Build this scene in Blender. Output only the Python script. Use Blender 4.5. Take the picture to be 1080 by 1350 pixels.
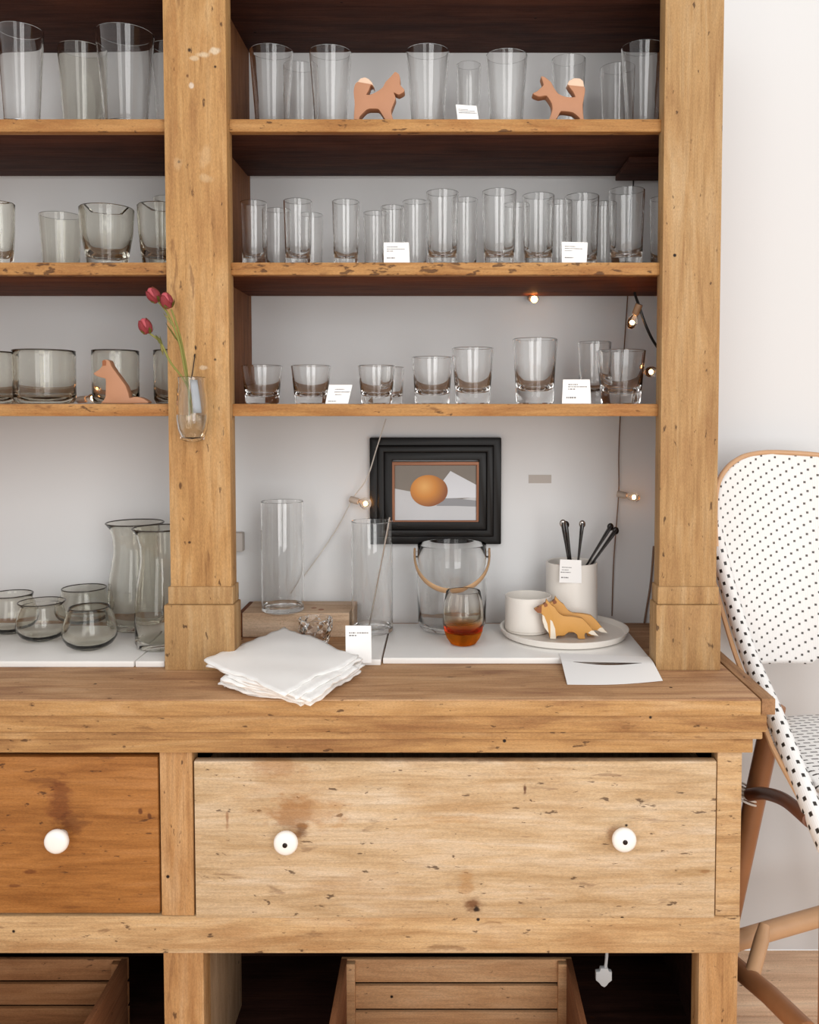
import bpy, bmesh, math, random
from mathutils import Vector, Matrix
random.seed(7)
scene = bpy.context.scene
for o in list(bpy.data.objects): bpy.data.objects.remove(o)
C = scene.collection

# ------------------------------------------------------------------ camera
FPX, PPX, PPY = 1165.0, 585.0, 593.0          # focal length and principal point in photo pixels
PITCH = math.atan(0.0455)
YW, YH, YS, YC, YB = 2.42, 1.98, 2.005, 1.769, 1.815   # wall, post fronts, shelf fronts, counter lip, base front
def ray(px, py):
    a, b = (px-PPX)/FPX, (PPY-py)/FPX
    return Vector((a, math.cos(PITCH)+b*math.sin(PITCH), -math.sin(PITCH)+b*math.cos(PITCH)))
_r = ray(1030, 1252); CZ = -_r.z*YW/_r.y       # the floor meets the wall on this row
def P(px, py, Y):                              # point of a pixel on the vertical plane y = Y
    r = ray(px, py); k = Y/r.y
    return Vector((r.x*k, Y, CZ+r.z*k))
def PZ(px, py, Z):                             # point of a pixel on the level z = Z
    r = ray(px, py); k = (Z-CZ)/r.z
    return Vector((r.x*k, r.y*k, Z))
cam = bpy.data.cameras.new('camera'); camo = bpy.data.objects.new('camera', cam); C.objects.link(camo)
cam.sensor_fit = 'HORIZONTAL'; cam.sensor_width = 36.0; cam.lens = FPX/1080*36.0
cam.shift_x = -(PPX-540)/1080; cam.shift_y = -(675-PPY)/1080
cam.clip_start = 0.02; cam.clip_end = 60
camo.location = (0, 0, CZ); camo.rotation_euler = (math.pi/2-PITCH, 0, 0)
scene.camera = camo

# ------------------------------------------------------------------ light
world = bpy.data.worlds.new('daylight'); scene.world = world; world.use_nodes = True
bg = world.node_tree.nodes['Background']; bg.inputs[0].default_value = (1.0, 0.995, 0.985, 1); bg.inputs[1].default_value = 1.15
def window_light(x, y, z, w, h, tx, ty, tz, rad, col=(1, 0.995, 0.985)):
    # one tall window behind the photographer, four panes with bars between them
    d = (Vector((tx, ty, tz))-Vector((x, y, z))).normalized()
    q = d.to_track_quat('-Z', 'Y')
    for i in (-1, 1):
        for j in (-1, 1):
            L = bpy.data.lights.new('window_pane_light', 'AREA'); L.shape = 'RECTANGLE'
            L.size = w/2-0.03; L.size_y = h/2-0.03; L.color = col
            L.energy = rad*L.size*L.size_y*math.pi
            o = bpy.data.objects.new('window_pane_light', L); C.objects.link(o)
            o.rotation_euler = q.to_euler()
            o.location = Vector((x, y, z))+q@Vector((i*w/4, j*h/4, 0))
window_light(1.15, -1.15, 1.95, 1.4, 2.9, 0.2, 2.2, 1.4, 6.2)
window_light(-0.95, -1.25, 1.95, 0.9, 2.9, 0, 2.2, 1.4, 3.5)
vs = scene.view_settings
vs.view_transform = 'Standard'; vs.look = 'None'; vs.exposure = -0.36; vs.gamma = 1.0; vs.use_curve_mapping = False
cy = scene.cycles
cy.max_bounces = 18; cy.transmission_bounces = 18; cy.glossy_bounces = 6; cy.diffuse_bounces = 4; cy.transparent_max_bounces = 16
cy.blur_glossy = 0.6; cy.sample_clamp_indirect = 6.0; cy.use_denoising = True

# ------------------------------------------------------------------ object helpers
WORLD = {}
def lin(h):
    h = h.lstrip('#'); v = [int(h[i:i+2], 16)/255 for i in (0, 2, 4)]
    return tuple(c/12.92 if c <= .04045 else ((c+.055)/1.055)**2.4 for c in v)+(1,)
def link(name, data, parent=None, origin=(0, 0, 0)):
    o = bpy.data.objects.new(name, data); C.objects.link(o)
    w = Vector(origin); WORLD[o.name] = w
    if parent is not None:
        o.parent = parent; o.location = w-WORLD[parent.name]
    else: o.location = w
    return o
def empty(name, loc, label=None, cat=None, group=None):
    o = link(name, None, None, loc); o.empty_display_size = 0.03
    if label: tag(o, label, cat, group)
    return o
def tag(o, label, cat, group=None):
    o['label'] = label; o['category'] = cat
    if group: o['group'] = group
    return o
def struct(o):
    o['kind'] = 'structure'; return o
def finish(name, bm, mat, parent=None, origin=None, smooth=False, recalc=True):
    if recalc: bmesh.ops.recalc_face_normals(bm, faces=bm.faces)
    if origin is None:
        vs_ = [v.co for v in bm.verts]
        lo = Vector((min(v[i] for v in vs_) for i in range(3))); hi = Vector((max(v[i] for v in vs_) for i in range(3)))
        origin = (lo+hi)/2
        if parent is None: origin.z = lo.z
    origin = Vector(origin)
    bmesh.ops.translate(bm, verts=bm.verts, vec=-origin)
    me = bpy.data.meshes.new(name); bm.to_mesh(me); bm.free()
    if isinstance(mat, (list, tuple)):
        for m in mat: me.materials.append(m)
    elif mat: me.materials.append(mat)
    if smooth:
        for p in me.polygons: p.use_smooth = True
        if smooth != 'full': me.set_sharp_from_angle(angle=math.radians(40))
    return link(name, me, parent, origin)
def bm_box(bm, lo, hi, bev=0.0, seg=2, rot=None):
    lo, hi = Vector(lo), Vector(hi); c = (lo+hi)/2; s = hi-lo
    r = bmesh.ops.create_cube(bm, size=1.0); vs_ = r['verts']
    for v in vs_: v.co = Vector((v.co.x*s.x, v.co.y*s.y, v.co.z*s.z))
    if bev > 0:
        es = list({e for v in vs_ for e in v.link_edges})
        rb = bmesh.ops.bevel(bm, geom=es, offset=bev, segments=seg, affect='EDGES', profile=0.6)
        vs_ = list({v for f in rb['faces'] for v in f.verts}|{v for v in vs_ if v.is_valid})
    for v in vs_:
        p = v.co.copy()
        if rot is not None: p = rot@p
        v.co = p+c
    return vs_
def box(name, lo, hi, mat, parent=None, bev=0.003, rot=None, origin=None):
    bm = bmesh.new(); bm_box(bm, lo, hi, bev, 2, rot)
    return finish(name, bm, mat, parent, origin, smooth=True)
def bm_lathe(bm, prof, c=(0, 0, 0), seg=40, axis=None):
    # prof: list of (r, z); closed where r == 0
    c = Vector(c); rings = []
    for r, z in prof:
        if r <= 1e-6: rings.append([bm.verts.new((0, 0, z))])
        else: rings.append([bm.verts.new((r*math.cos(2*math.pi*i/seg), r*math.sin(2*math.pi*i/seg), z)) for i in range(seg)])
    for a, b in zip(rings, rings[1:]):
        for i in range(seg):
            j = (i+1) % seg
            if len(a) == 1 and len(b) == 1: break
            if len(a) == 1: bm.faces.new((a[0], b[i], b[j]))
            elif len(b) == 1: bm.faces.new((a[i], a[j], b[0]))
            else: bm.faces.new((a[i], a[j], b[j], b[i]))
    for ring in rings:
        for v in ring:
            p = v.co.copy()
            if axis is not None: p = axis@p
            v.co = p+c
def lathe(name, prof, c, mat, parent=None, seg=40, origin=None, axis=None, smooth=True):
    bm = bmesh.new(); bm_lathe(bm, prof, c, seg, axis)
    return finish(name, bm, mat, parent, origin if origin is not None else c, smooth=smooth)
def spline(pts, n=8):
    pts = [Vector(p) for p in pts]
    if len(pts) < 3: return pts
    out = []
    for i in range(len(pts)-1):
        p0 = pts[max(i-1, 0)]; p1 = pts[i]; p2 = pts[i+1]; p3 = pts[min(i+2, len(pts)-1)]
        for k in range(n):
            t = k/n
            out.append(0.5*((2*p1)+(p2-p0)*t+(2*p0-5*p1+4*p2-p3)*t*t+(3*p1-p0-3*p2+p3)*t**3))
    out.append(pts[-1]); return out
def bm_tube(bm, pts, rad, seg=10, flat=None, caps=True, uvm=None):
    # rad: number or list; flat: (scale) squash along the second frame axis
    pts = [Vector(p) for p in pts]; n = len(pts)
    R = rad if isinstance(rad, (list, tuple)) else [rad]*n
    if len(R) != n: R = [R[min(int(i/(n-1)*(len(R)-1)), len(R)-2)]*(1-((i/(n-1)*(len(R)-1)) % 1 if i < n-1 else 1))+R[min(int(i/(n-1)*(len(R)-1)), len(R)-2)+1]*(((i/(n-1)*(len(R)-1)) % 1 if i < n-1 else 1)) for i in range(n)]
    t0 = (pts[1]-pts[0]).normalized()
    up = Vector((0, 0, 1)) if abs(t0.z) < .9 else Vector((1, 0, 0))
    nrm = (up-t0*up.dot(t0)).normalized(); rings = []; L = 0; lens = []
    for i, p in enumerate(pts):
        t = (pts[min(i+1, n-1)]-pts[max(i-1, 0)]).normalized()
        nrm = (nrm-t*nrm.dot(t)).normalized(); b = t.cross(nrm)
        f = flat or 1.0
        rings.append([bm.verts.new(p+(nrm*math.cos(2*math.pi*k/seg)*R[i]*f+b*math.sin(2*math.pi*k/seg)*R[i])) for k in range(seg)])
        if i: L += (p-pts[i-1]).length
        lens.append(L)
    uv = bm.loops.layers.uv.verify() if uvm else None
    for i, (a, b) in enumerate(zip(rings, rings[1:])):
        for k in range(seg):
            j = (k+1) % seg
            f_ = bm.faces.new((a[k], a[j], b[j], b[k]))
            if uv:
                cs = [(k, i), (k+1, i), (k+1, i+1), (k, i+1)]
                for lp, (kk, ii) in zip(f_.loops, cs): lp[uv].uv = (kk/seg*2*math.pi*R[0], lens[ii])
    if caps:
        bm.faces.new(rings[0][::-1]); bm.faces.new(rings[-1])
def tube(name, pts, rad, mat, parent=None, seg=10, flat=None, origin=None, uvm=None):
    bm = bmesh.new(); bm_tube(bm, pts, rad, seg, flat, True, uvm)
    return finish(name, bm, mat, parent, origin, smooth=True)
def rounded(pts, n=3):
    out = []; m = len(pts)
    for i in range(m):
        p0, p1, p2, p3 = (Vector(pts[(i+k) % m]) for k in (-1, 0, 1, 2))
        a, b = (p2-p1).length, max((p1-p0).length, (p3-p2).length)
        for k in range(n):
            t = k/n; q = 0.5*((2*p1)+(p2-p0)*t+(2*p0-5*p1+4*p2-p3)*t*t+(3*p1-p0-3*p2+p3)*t**3)
            out.append(q.lerp(p1.lerp(p2, t), .45))
    return out
def extrude_outline(name, pts, depth, mat, parent=None, origin=None, bev=0.0):
    # pts: world points of a flat outline facing the viewer (constant y); pushed back by depth
    bm = bmesh.new(); vs_ = [bm.verts.new(p) for p in pts]
    f = bm.faces.new(vs_)
    r = bmesh.ops.extrude_face_region(bm, geom=[f])
    nv = [g for g in r['geom'] if isinstance(g, bmesh.types.BMVert)]
    bmesh.ops.translate(bm, verts=nv, vec=Vector((0, depth, 0)))
    bmesh.ops.recalc_face_normals(bm, faces=bm.faces)
    if bev:
        es = [e for e in bm.edges if len(e.link_faces) == 2 and e.calc_face_angle(0) > 1.0 and abs(e.verts[0].co.y-e.verts[1].co.y) < 1e-5]
        bmesh.ops.bevel(bm, geom=es, offset=bev, segments=2, affect='EDGES', profile=.5, clamp_overlap=True)
    bmesh.ops.triangulate(bm, faces=[f for f in bm.faces if len(f.verts) > 4])
    return finish(name, bm, mat, parent, origin, smooth=True)

# ------------------------------------------------------------------ materials
def newmat(name):
    m = bpy.data.materials.new(name); m.use_nodes = True
    nt = m.node_tree; b = nt.nodes['Principled BSDF']
    return m, nt, b
def N(nt, t, **kw):
    n = nt.nodes.new(t)
    for k, v in kw.items(): setattr(n, k, v)
    return n
def mixc(nt, fac, a, b, mode='MIX'):
    n = N(nt, 'ShaderNodeMix', data_type='RGBA', blend_type=mode)
    for sock, val in ((n.inputs[0], fac), (n.inputs[6], a), (n.inputs[7], b)):
        if isinstance(val, (int, float)): sock.default_value = val
        elif isinstance(val, (tuple, list)): sock.default_value = val
        else: nt.links.new(val, sock)
    return n.outputs[2]
def maprange(nt, val, a, b, c=0.0, d=1.0, smooth=False):
    n = N(nt, 'ShaderNodeMapRange'); n.clamp = True
    if smooth: n.interpolation_type = 'SMOOTHSTEP'
    nt.links.new(val, n.inputs[0])
    for i, v in enumerate((a, b, c, d)): n.inputs[i+1].default_value = v
    return n.outputs[0]
def math_(nt, op, a, b=None):
    n = N(nt, 'ShaderNodeMath', operation=op)
    for i, v in enumerate((a, b)):
        if v is None: continue
        if isinstance(v, (int, float)): n.inputs[i].default_value = v
        else: nt.links.new(v, n.inputs[i])
    return n.outputs[0]
def noise(nt, vec, scale, detail=4, rough=.55, dist=0.0):
    n = N(nt, 'ShaderNodeTexNoise'); n.inputs['Scale'].default_value = scale
    n.inputs['Detail'].default_value = detail; n.inputs['Roughness'].default_value = rough; n.inputs['Distortion'].default_value = dist
    nt.links.new(vec, n.inputs['Vector']); return n.outputs['Fac']
def mapping(nt, vec, scale=(1, 1, 1), loc=(0, 0, 0)):
    n = N(nt, 'ShaderNodeMapping'); n.inputs['Scale'].default_value = scale; n.inputs['Location'].default_value = loc
    nt.links.new(vec, n.inputs['Vector']); return n.outputs['Vector']
def plain(name, col, rough=.5, metal=0.0, spec=.5, bump=0.0, bscale=200, var=0.0):
    m, nt, b = newmat(name)
    b.inputs['Base Color'].default_value = lin(col); b.inputs['Roughness'].default_value = rough
    b.inputs['Metallic'].default_value = metal; b.inputs['Specular IOR Level'].default_value = spec
    tc = N(nt, 'ShaderNodeTexCoord')
    if var:
        f = noise(nt, tc.outputs['Object'], 14, 5); c = lin(col)
        nt.links.new(mixc(nt, f, tuple(x*(1-var) for x in c[:3])+(1,), tuple(min(1, x*(1+var)) for x in c[:3])+(1,)), b.inputs['Base Color'])
    if bump:
        f = noise(nt, tc.outputs['Object'], bscale, 4); bn = N(nt, 'ShaderNodeBump'); bn.inputs['Strength'].default_value = bump; bn.inputs['Distance'].default_value = .001
        nt.links.new(f, bn.inputs['Height']); nt.links.new(bn.outputs[0], b.inputs['Normal'])
    return m
def wood(name, dark, mid, light, grain='x', pits=.3, blotch=.5, rough=.62, scale=1.0, marks=(), blotch_col=None, spec=.3, tint=(1, 1, 1)):
    m, nt, b = newmat(name); tc = N(nt, 'ShaderNodeTexCoord'); oi = N(nt, 'ShaderNodeObjectInfo')
    comb = N(nt, 'ShaderNodeCombineXYZ')
    for i, k in enumerate((7.3, 3.1, 5.7)): nt.links.new(math_(nt, 'MULTIPLY', oi.outputs['Random'], k), comb.inputs[i])
    add = N(nt, 'ShaderNodeVectorMath', operation='ADD'); nt.links.new(tc.outputs['Object'], add.inputs[0]); nt.links.new(comb.outputs[0], add.inputs[1])
    v = add.outputs[0]; ax = 'xyz'.index(grain)
    st = lambda k: tuple(1.0 if i == ax else k for i in range(3))
    g1 = noise(nt, mapping(nt, v, st(9)), 3.2*scale, 6, .6, .6)
    g2 = noise(nt, mapping(nt, v, st(22)), 9*scale, 4, .6)
    bl = noise(nt, mapping(nt, v, st(2.2)), 4.5*scale, 4, .6, .4)
    ramp = N(nt, 'ShaderNodeValToRGB'); nt.links.new(g1, ramp.inputs[0])
    e = ramp.color_ramp.elements; e[0].position = .30; e[0].color = lin(dark); e[1].position = .72; e[1].color = lin(light)
    q = e.new(.5); q.color = lin(mid)
    col = ramp.outputs[0]
    bc = lin(blotch_col) if blotch_col else lin(dark)
    col = mixc(nt, maprange(nt, bl, .48, .72, 0, blotch, True), col, bc)
    col = mixc(nt, maprange(nt, g2, .45, .75, 0, .38), col, tuple(c*.55 for c in lin(dark)[:3])+(1,))
    # dents, scratches and worm holes
    pn = noise(nt, mapping(nt, v, st(2.6)), 30*scale, 3, .55, .25)
    pm = maprange(nt, pn, .70-.10*pits, .745-.09*pits, 0, .75)
    col = mixc(nt, pm, col, lin('3a1d0e'))
    sn = noise(nt, mapping(nt, v, st(5)), 9*scale, 3, .6, .5)
    sm = maprange(nt, sn, .665-.04*pits, .72, 0, .55*min(1, pits*2))
    col = mixc(nt, sm, col, lin('5b2f16'))
    vo = N(nt, 'ShaderNodeTexVoronoi'); vo.inputs['Scale'].default_value = 13; nt.links.new(v, vo.inputs['Vector'])
    hm = maprange(nt, vo.outputs['Distance'], .035, .06, 1, 0)
    hs = N(nt, 'ShaderNodeSeparateColor'); nt.links.new(vo.outputs['Color'], hs.inputs[0])
    hm = math_(nt, 'MULTIPLY', hm, maprange(nt, hs.outputs[0], .62-.3*pits, .66-.3*pits, 0, 1))
    col = mixc(nt, hm, col, lin('1d0d06'))
    for (mx, my, mz, rx, ry, rz, mc, strength) in marks:   # stains and knots at fixed places on the board
        mp = mapping(nt, tc.outputs['Object'], (1/rx, 1/ry, 1/rz), (-mx/rx, -my/ry, -mz/rz))
        ln = N(nt, 'ShaderNodeVectorMath', operation='LENGTH'); nt.links.new(mp, ln.inputs[0])
        wob = math_(nt, 'ADD', ln.outputs['Value'], maprange(nt, noise(nt, mapping(nt, v, st(2)), 30, 4), .3, .7, -.35, .35))
        col = mixc(nt, maprange(nt, wob, .35, 1.0, strength, 0, True), col, lin(mc))
    sp_ = noise(nt, mapping(nt, v, st(3)), 190, 3, .7)
    spk = N(nt, 'ShaderNodeHueSaturation'); nt.links.new(col, spk.inputs['Color']); nt.links.new(maprange(nt, sp_, .3, .7, .80, 1.14), spk.inputs['Value'])
    col = mixc(nt, 1.0, spk.outputs[0], tuple(tint)+(1,), 'MULTIPLY')
    nt.links.new(col, b.inputs['Base Color'])
    b.inputs['Specular IOR Level'].default_value = spec
    nt.links.new(maprange(nt, g2, .3, .7, rough-.06, rough+.1), b.inputs['Roughness'])
    hgt = math_(nt, 'SUBTRACT', g2, math_(nt, 'MULTIPLY', math_(nt, 'ADD', pm, hm), 1.3))
    bn = N(nt, 'ShaderNodeBump'); bn.inputs['Strength'].default_value = .35; bn.inputs['Distance'].default_value = .0015
    nt.links.new(hgt, bn.inputs['Height']); nt.links.new(bn.outputs[0], b.inputs['Normal'])
    return m
def glass(name, col, rough=0.0, ior=1.40):
    m, nt, b = newmat(name); nt.nodes.remove(b)
    g = N(nt, 'ShaderNodeBsdfGlass'); g.inputs['Color'].default_value = col; g.inputs['Roughness'].default_value = rough; g.inputs['IOR'].default_value = ior
    nt.links.new(g.outputs[0], nt.nodes['Material Output'].inputs[0]); return m
def emit(name, col, s):
    m, nt, b = newmat(name); nt.nodes.remove(b)
    e = N(nt, 'ShaderNodeEmission'); e.inputs[0].default_value = lin(col); e.inputs[1].default_value = s
    nt.links.new(e.outputs[0], nt.nodes['Material Output'].inputs[0]); return m

M = {}
M['wall'] = plain('white_plaster', 'dedede', .85, bump=.15, bscale=60, spec=.2)
M['post'] = wood('old_pine_upright', 'a87848', 'c1925c', 'cfa675', 'z', .4, .3, blotch_col='a87240', tint=(.78, .85, .95))
M['top'] = wood('old_pine_counter', '80553a', 'a27650', 'b48a64', 'x', .2, .5, blotch_col='7e5638', tint=(1.3, 1.45, 1.6))
M['trim'] = wood('old_pine_moulding', '96653a', 'b98750', 'c99b68', 'x', .35, .45, blotch_col='8c5a32', tint=(.95, 1.06, 1.22))
M['trim_y'] = wood('old_pine_end_board', '80593a', '9c7450', 'b08a64', 'y', .2, .4)
M['rail'] = wood('old_pine_rail', 'a67848', 'c69a66', 'd4ae80', 'x', .4, .5, blotch_col='a37040', tint=(1.0, 1.12, 1.35))
M['stile'] = wood('old_pine_stile', 'a06e40', 'ba8854', 'c99c6c', 'z', .3, .5, blotch_col='9a6636', tint=(.97, 1.04, 1.15))
M['shelf'] = wood('dark_shaded_shelf', '38201a', '4c2c22', '5c382a', 'x', .1, .5, .7, blotch_col='301a14', spec=.15)  # shade of the undersides is put into this dark wood colour
M['shelf2'] = wood('brown_shade_and_end_grain', '4c2614', '6b3a20', '7c4728', 'x', .1, .5, .7, blotch_col='44220f', spec=.15)  # underside shade put into the colour; also the block's dark end grain
M['edge'] = wood('worn_shelf_edge', '95602f', 'b28048', 'c09058', 'x', .6, .5, blotch_col='9c5c28', tint=(.95, 1.0, 1.1))
M['edge_pit'] = wood('worm_eaten_shelf_edge', '95602f', 'b28048', 'c09058', 'x', 1.3, .5, blotch_col='8a4f22', tint=(.95, 1.0, 1.1))
M['panel'] = wood('brown_inner_panel', '6b3f22', '85522e', '95623a', 'z', .15, .4, .7, blotch_col='623719')
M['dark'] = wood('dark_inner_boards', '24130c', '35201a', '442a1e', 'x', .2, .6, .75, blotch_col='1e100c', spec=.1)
M['inner'] = wood('pale_inner_board', '8a6a4c', 'a08263', 'b39678', 'z', .1, .4, .7)
M['crate'] = wood('crate_pine', 'c08e62', 'd4a578', 'deb48a', 'x', .08, .35, .65, blotch_col='bd8a5c')
M['crate_dark'] = wood('crate_brown', '92603c', 'a4724a', 'b18058', 'x', .08, .35, .65, blotch_col='744526')
M['crate_y'] = wood('crate_pine_end', '7a4c30', '8c5a3a', '9a6744', 'y', .05, .3, .65)
M['block'] = wood('bleached_wood', 'b08f72', 'c9ab8e', 'd8bfa6', 'x', .15, .4, .7)
M['floor'] = wood('pine_floor', 'b5876a', 'cda080', 'd8b092', 'x', .08, .3, .5, scale=.6, tint=(1.4, 1.65, 1.75))
M['terra'] = plain('terracotta_stained_wood', 'ae7c5c', .6, bump=.2, bscale=90, var=.1)
M['tailwhite'] = plain('pale_wood_tip', 'd8b9a0', .6, var=.08)
M['ochre'] = plain('ochre_stained_wood', 'cf974c', .55, bump=.2, bscale=90, var=.12)
M['ochre_dark'] = plain('brown_stained_wood', '8a4f28', .55, var=.1)
M['white_wood'] = plain('white_painted_wood', 'e8ddcb', .6)
M['marble'] = plain('white_marble', 'ebe8e4', .28, var=.05)
M['paper'] = plain('white_paper', 'f0eeec', .8, spec=.2)
M['ink'] = plain('grey_ink', '6c6866', .8)
M['tape'] = plain('grey_paper', 'b9b1aa', .8)
M['linen'] = plain('white_linen', 'f8f6f3', .9, spec=.1, bump=.5, bscale=900)
M['ceramic'] = plain('white_glazed_ceramic', 'e6e0d8', .3, var=.03)
M['knob'] = plain('white_porcelain', 'f2efea', .16)
M['iron'] = plain('dark_screw', '2a2320', .45, .7)
M['black'] = plain('black_lacquer', '0e0b0a', .4, spec=.25)
M['copper'] = plain('copper_leaf', '7d5138', .4, .5)
M['spoon'] = plain('dark_horn', '1a1310', .25)
M['silver'] = plain('polished_silver', 'c9c2bb', .2, .9)
M['cable_w'] = plain('white_cable', 'c9c1b8', .6)
M['cable_b'] = plain('black_cable', '14100e', .5)
M['cable_t'] = plain('brown_cable', '7c5f4c', .6)
M['socket_w'] = plain('pale_socket', 'b9a797', .5)
M['socket_b'] = plain('tan_socket', '8a6a4e', .5)
M['grey_plastic'] = plain('grey_plastic', 'a9abad', .5)
M['strap'] = plain('tan_leather', 'c9a27a', .6, bump=.2, bscale=120)
M['cane'] = plain('natural_rattan', 'a06c46', .4, var=.25)
M['cane_light'] = plain('pale_rattan', 'c99f78', .4, var=.15)
M['cane_dark'] = plain('dark_rattan', '6f422a', .4, var=.2)
M['stem'] = plain('green_stem', '7c7a34', .6, var=.15)
M['leaf'] = plain('dry_leaf', 'a8a060', .6)
M['petal'] = plain('dusky_rose_petal', 'b04a52', .6, var=.35)
M['petal2'] = plain('pale_rose_petal', 'c98a72', .6, var=.2)
M['label'] = plain('silvery_label', 'c8d0d8', .5, var=.2)
M['clear'] = glass('clear_glass', (.998, .998, .996, 1))
M['smoke'] = glass('smoky_green_glass', (.972, .968, .945, 1))
M['rim_refraction'] = plain('dark_rim_refraction', '3a332c', .15)  # opaque dark colour standing in for refraction at the glass rim
M['water'] = glass('water', (.97, .95, .90, 1), ior=1.33)
M['bulbglass'] = glass('bulb_glass', (1, .97, .92, 1))
M['filament'] = emit('bulb_filament', 'ffb266', 90)
def amber_mat(h):
    m, nt, b = newmat('amber_fading_glass'); nt.nodes.remove(b); tc = N(nt, 'ShaderNodeTexCoord')
    s = N(nt, 'ShaderNodeSeparateXYZ'); nt.links.new(tc.outputs['Object'], s.inputs[0])
    r = N(nt, 'ShaderNodeValToRGB'); nt.links.new(maprange(nt, s.outputs[2], 0, h), r.inputs[0])
    e = r.color_ramp.elements; e[0].position = 0; e[0].color = (.78, .30, .05, 1); e[1].position = .75; e[1].color = (1, .995, .985, 1)
    q = e.new(.26); q.color = (.88, .50, .14, 1); q = e.new(.40); q.color = (.995, .97, .91, 1)
    g = N(nt, 'ShaderNodeBsdfGlass'); g.inputs['IOR'].default_value = 1.36; g.inputs['Roughness'].default_value = 0
    nt.links.new(r.outputs[0], g.inputs[0]); nt.links.new(g.outputs[0], nt.nodes['Material Output'].inputs[0]); return m
def weave(name, a, b_, size=(.3, .32), ink='2c2724', aspect=None):
    # white resin cane with small dark gaps on a slanted lattice; UV is in metres
    m, nt, b = newmat(name); uv = N(nt, 'ShaderNodeUVMap')
    det = a[0]*b_[1]-a[1]*b_[0]
    ra = (b_[1]/det, -b_[0]/det, 0); rb = (-a[1]/det, a[0]/det, 0); fr = []
    for r in (ra, rb):
        d = N(nt, 'ShaderNodeVectorMath', operation='DOT_PRODUCT'); nt.links.new(uv.outputs[0], d.inputs[0]); d.inputs[1].default_value = r
        fr.append(math_(nt, 'SUBTRACT', math_(nt, 'FRACT', d.outputs['Value']), .5))
    # back to metres inside the cell, so the gap is square to the strands
    gx = math_(nt, 'ABSOLUTE', math_(nt, 'ADD', math_(nt, 'MULTIPLY', fr[0], a[0]), math_(nt, 'MULTIPLY', fr[1], b_[0])))
    gy = math_(nt, 'ABSOLUTE', math_(nt, 'ADD', math_(nt, 'MULTIPLY', fr[0], a[1]), math_(nt, 'MULTIPLY', fr[1], b_[1])))
    mx = maprange(nt, gx, size[0]*.85, size[0]*1.15, 1, 0); my = maprange(nt, gy, size[1]*.85, size[1]*1.15, 1, 0)
    mk = math_(nt, 'MULTIPLY', mx, my)
    nt.links.new(mixc(nt, mk, lin('eceae8'), lin(ink)), b.inputs['Base Color']); b.inputs['Roughness'].default_value = .45
    w = N(nt, 'ShaderNodeTexWave'); w.inputs['Scale'].default_value = 60; nt.links.new(uv.outputs[0], w.inputs['Vector'])
    bn = N(nt, 'ShaderNodeBump'); bn.inputs['Strength'].default_value = .5; bn.inputs['Distance'].default_value = .002
    nt.links.new(math_(nt, 'SUBTRACT', math_(nt, 'MULTIPLY', w.outputs['Fac'], .25), mk), bn.inputs['Height']); nt.links.new(bn.outputs[0], b.inputs['Normal'])
    return m

# ------------------------------------------------------------------ the room
bm = bmesh.new(); bm_box(bm, (-3.2, YW, 0), (3.6, YW+.12, 3.2)); struct(finish('wall_back', bm, M['wall'], None))
bm = bmesh.new(); bm_box(bm, (-3.2, -3.0, -.06), (3.6, YW, -.022)); floor = struct(finish('floor', bm, M['dark'], None, origin=(0, 0, -.06)))
yk = YW; pw = YW-PZ(1030, 1339, 0).y; k = 0
while yk > -2.9:
    y0 = yk-pw
    x0, x1 = (-3.19, 3.59)
    box('plank', (x0, y0+.0022, -.022), (x1, yk-.0022, 0), M['floor'], floor, .0015); yk = y0

# ------------------------------------------------------------------ the cabinet
def xat(px, Y, py=540): return P(px, py, Y).x
def zat(py, Y): return P(585, py, Y).z
ZC = zat(883, YH-.006)                                   # counter level
S = [zat(157, YS), zat(346, YS), zat(532.5, YS)]         # shelf tops
T = [zat(157, YS)-zat(173, YS)]*3
hutch = empty('hutch_cabinet', (0.0, 2.05, 0), 'large old stripped pine hutch with open shelves above and deep drawers below', 'cabinet')
XL0, XL1 = xat(221.5, YH), xat(303, YH); XR0, XR1 = xat(871.5, YH), xat(948, YH)
ZTOP = zat(70, YW)
XLEFT = -1.50
# uprights with stepped plinths
pcx, pcz = (XL0+XL1)/2, (ZC+2.5)/2
marks_l = []
for (mx, my, rx, rz, mc, st_) in ((256, 77, .016, .006, 'dcc4a4', .6), (268, 72, .018, .008, 'e2cdb0', .6), (282, 67, .016, .009, 'e6d4ba', .65), (250, 66, .006, .007, '2a1408', .95), (252, 113, .007, .007, 'dccab8', .8), (247, 100, .004, .006, '5a3016', .8), (235, 215, .014, .02, 'd2ae84', .4), (270, 205, .016, .03, 'd2ae84', .4), (272, 235, .02, .012, 'd6b890', .4),
        (258, 459, .004, .009, '1f0e06', .95), (268, 485, .014, .006, 'dcc3a6', .6), (238, 640, .004, .009, '4a2712', .8), (250, 715, .004, .004, '3a1c0c', .9), (230, 50, .008, .3, 'a06a38', .35), (290, 520, .012, .25, 'd2ac7c', .4)):
    q = P(mx, my, YH); marks_l.append((q.x-pcx, -.025, q.z-pcz, rx, .06, rz, mc, st_))
M['post_l'] = wood('old_pine_upright_scarred', 'a87848', 'c1925c', 'cfa675', 'z', .4, .3, blotch_col='a87240', marks=marks_l, tint=(.86, .88, .88))
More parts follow.
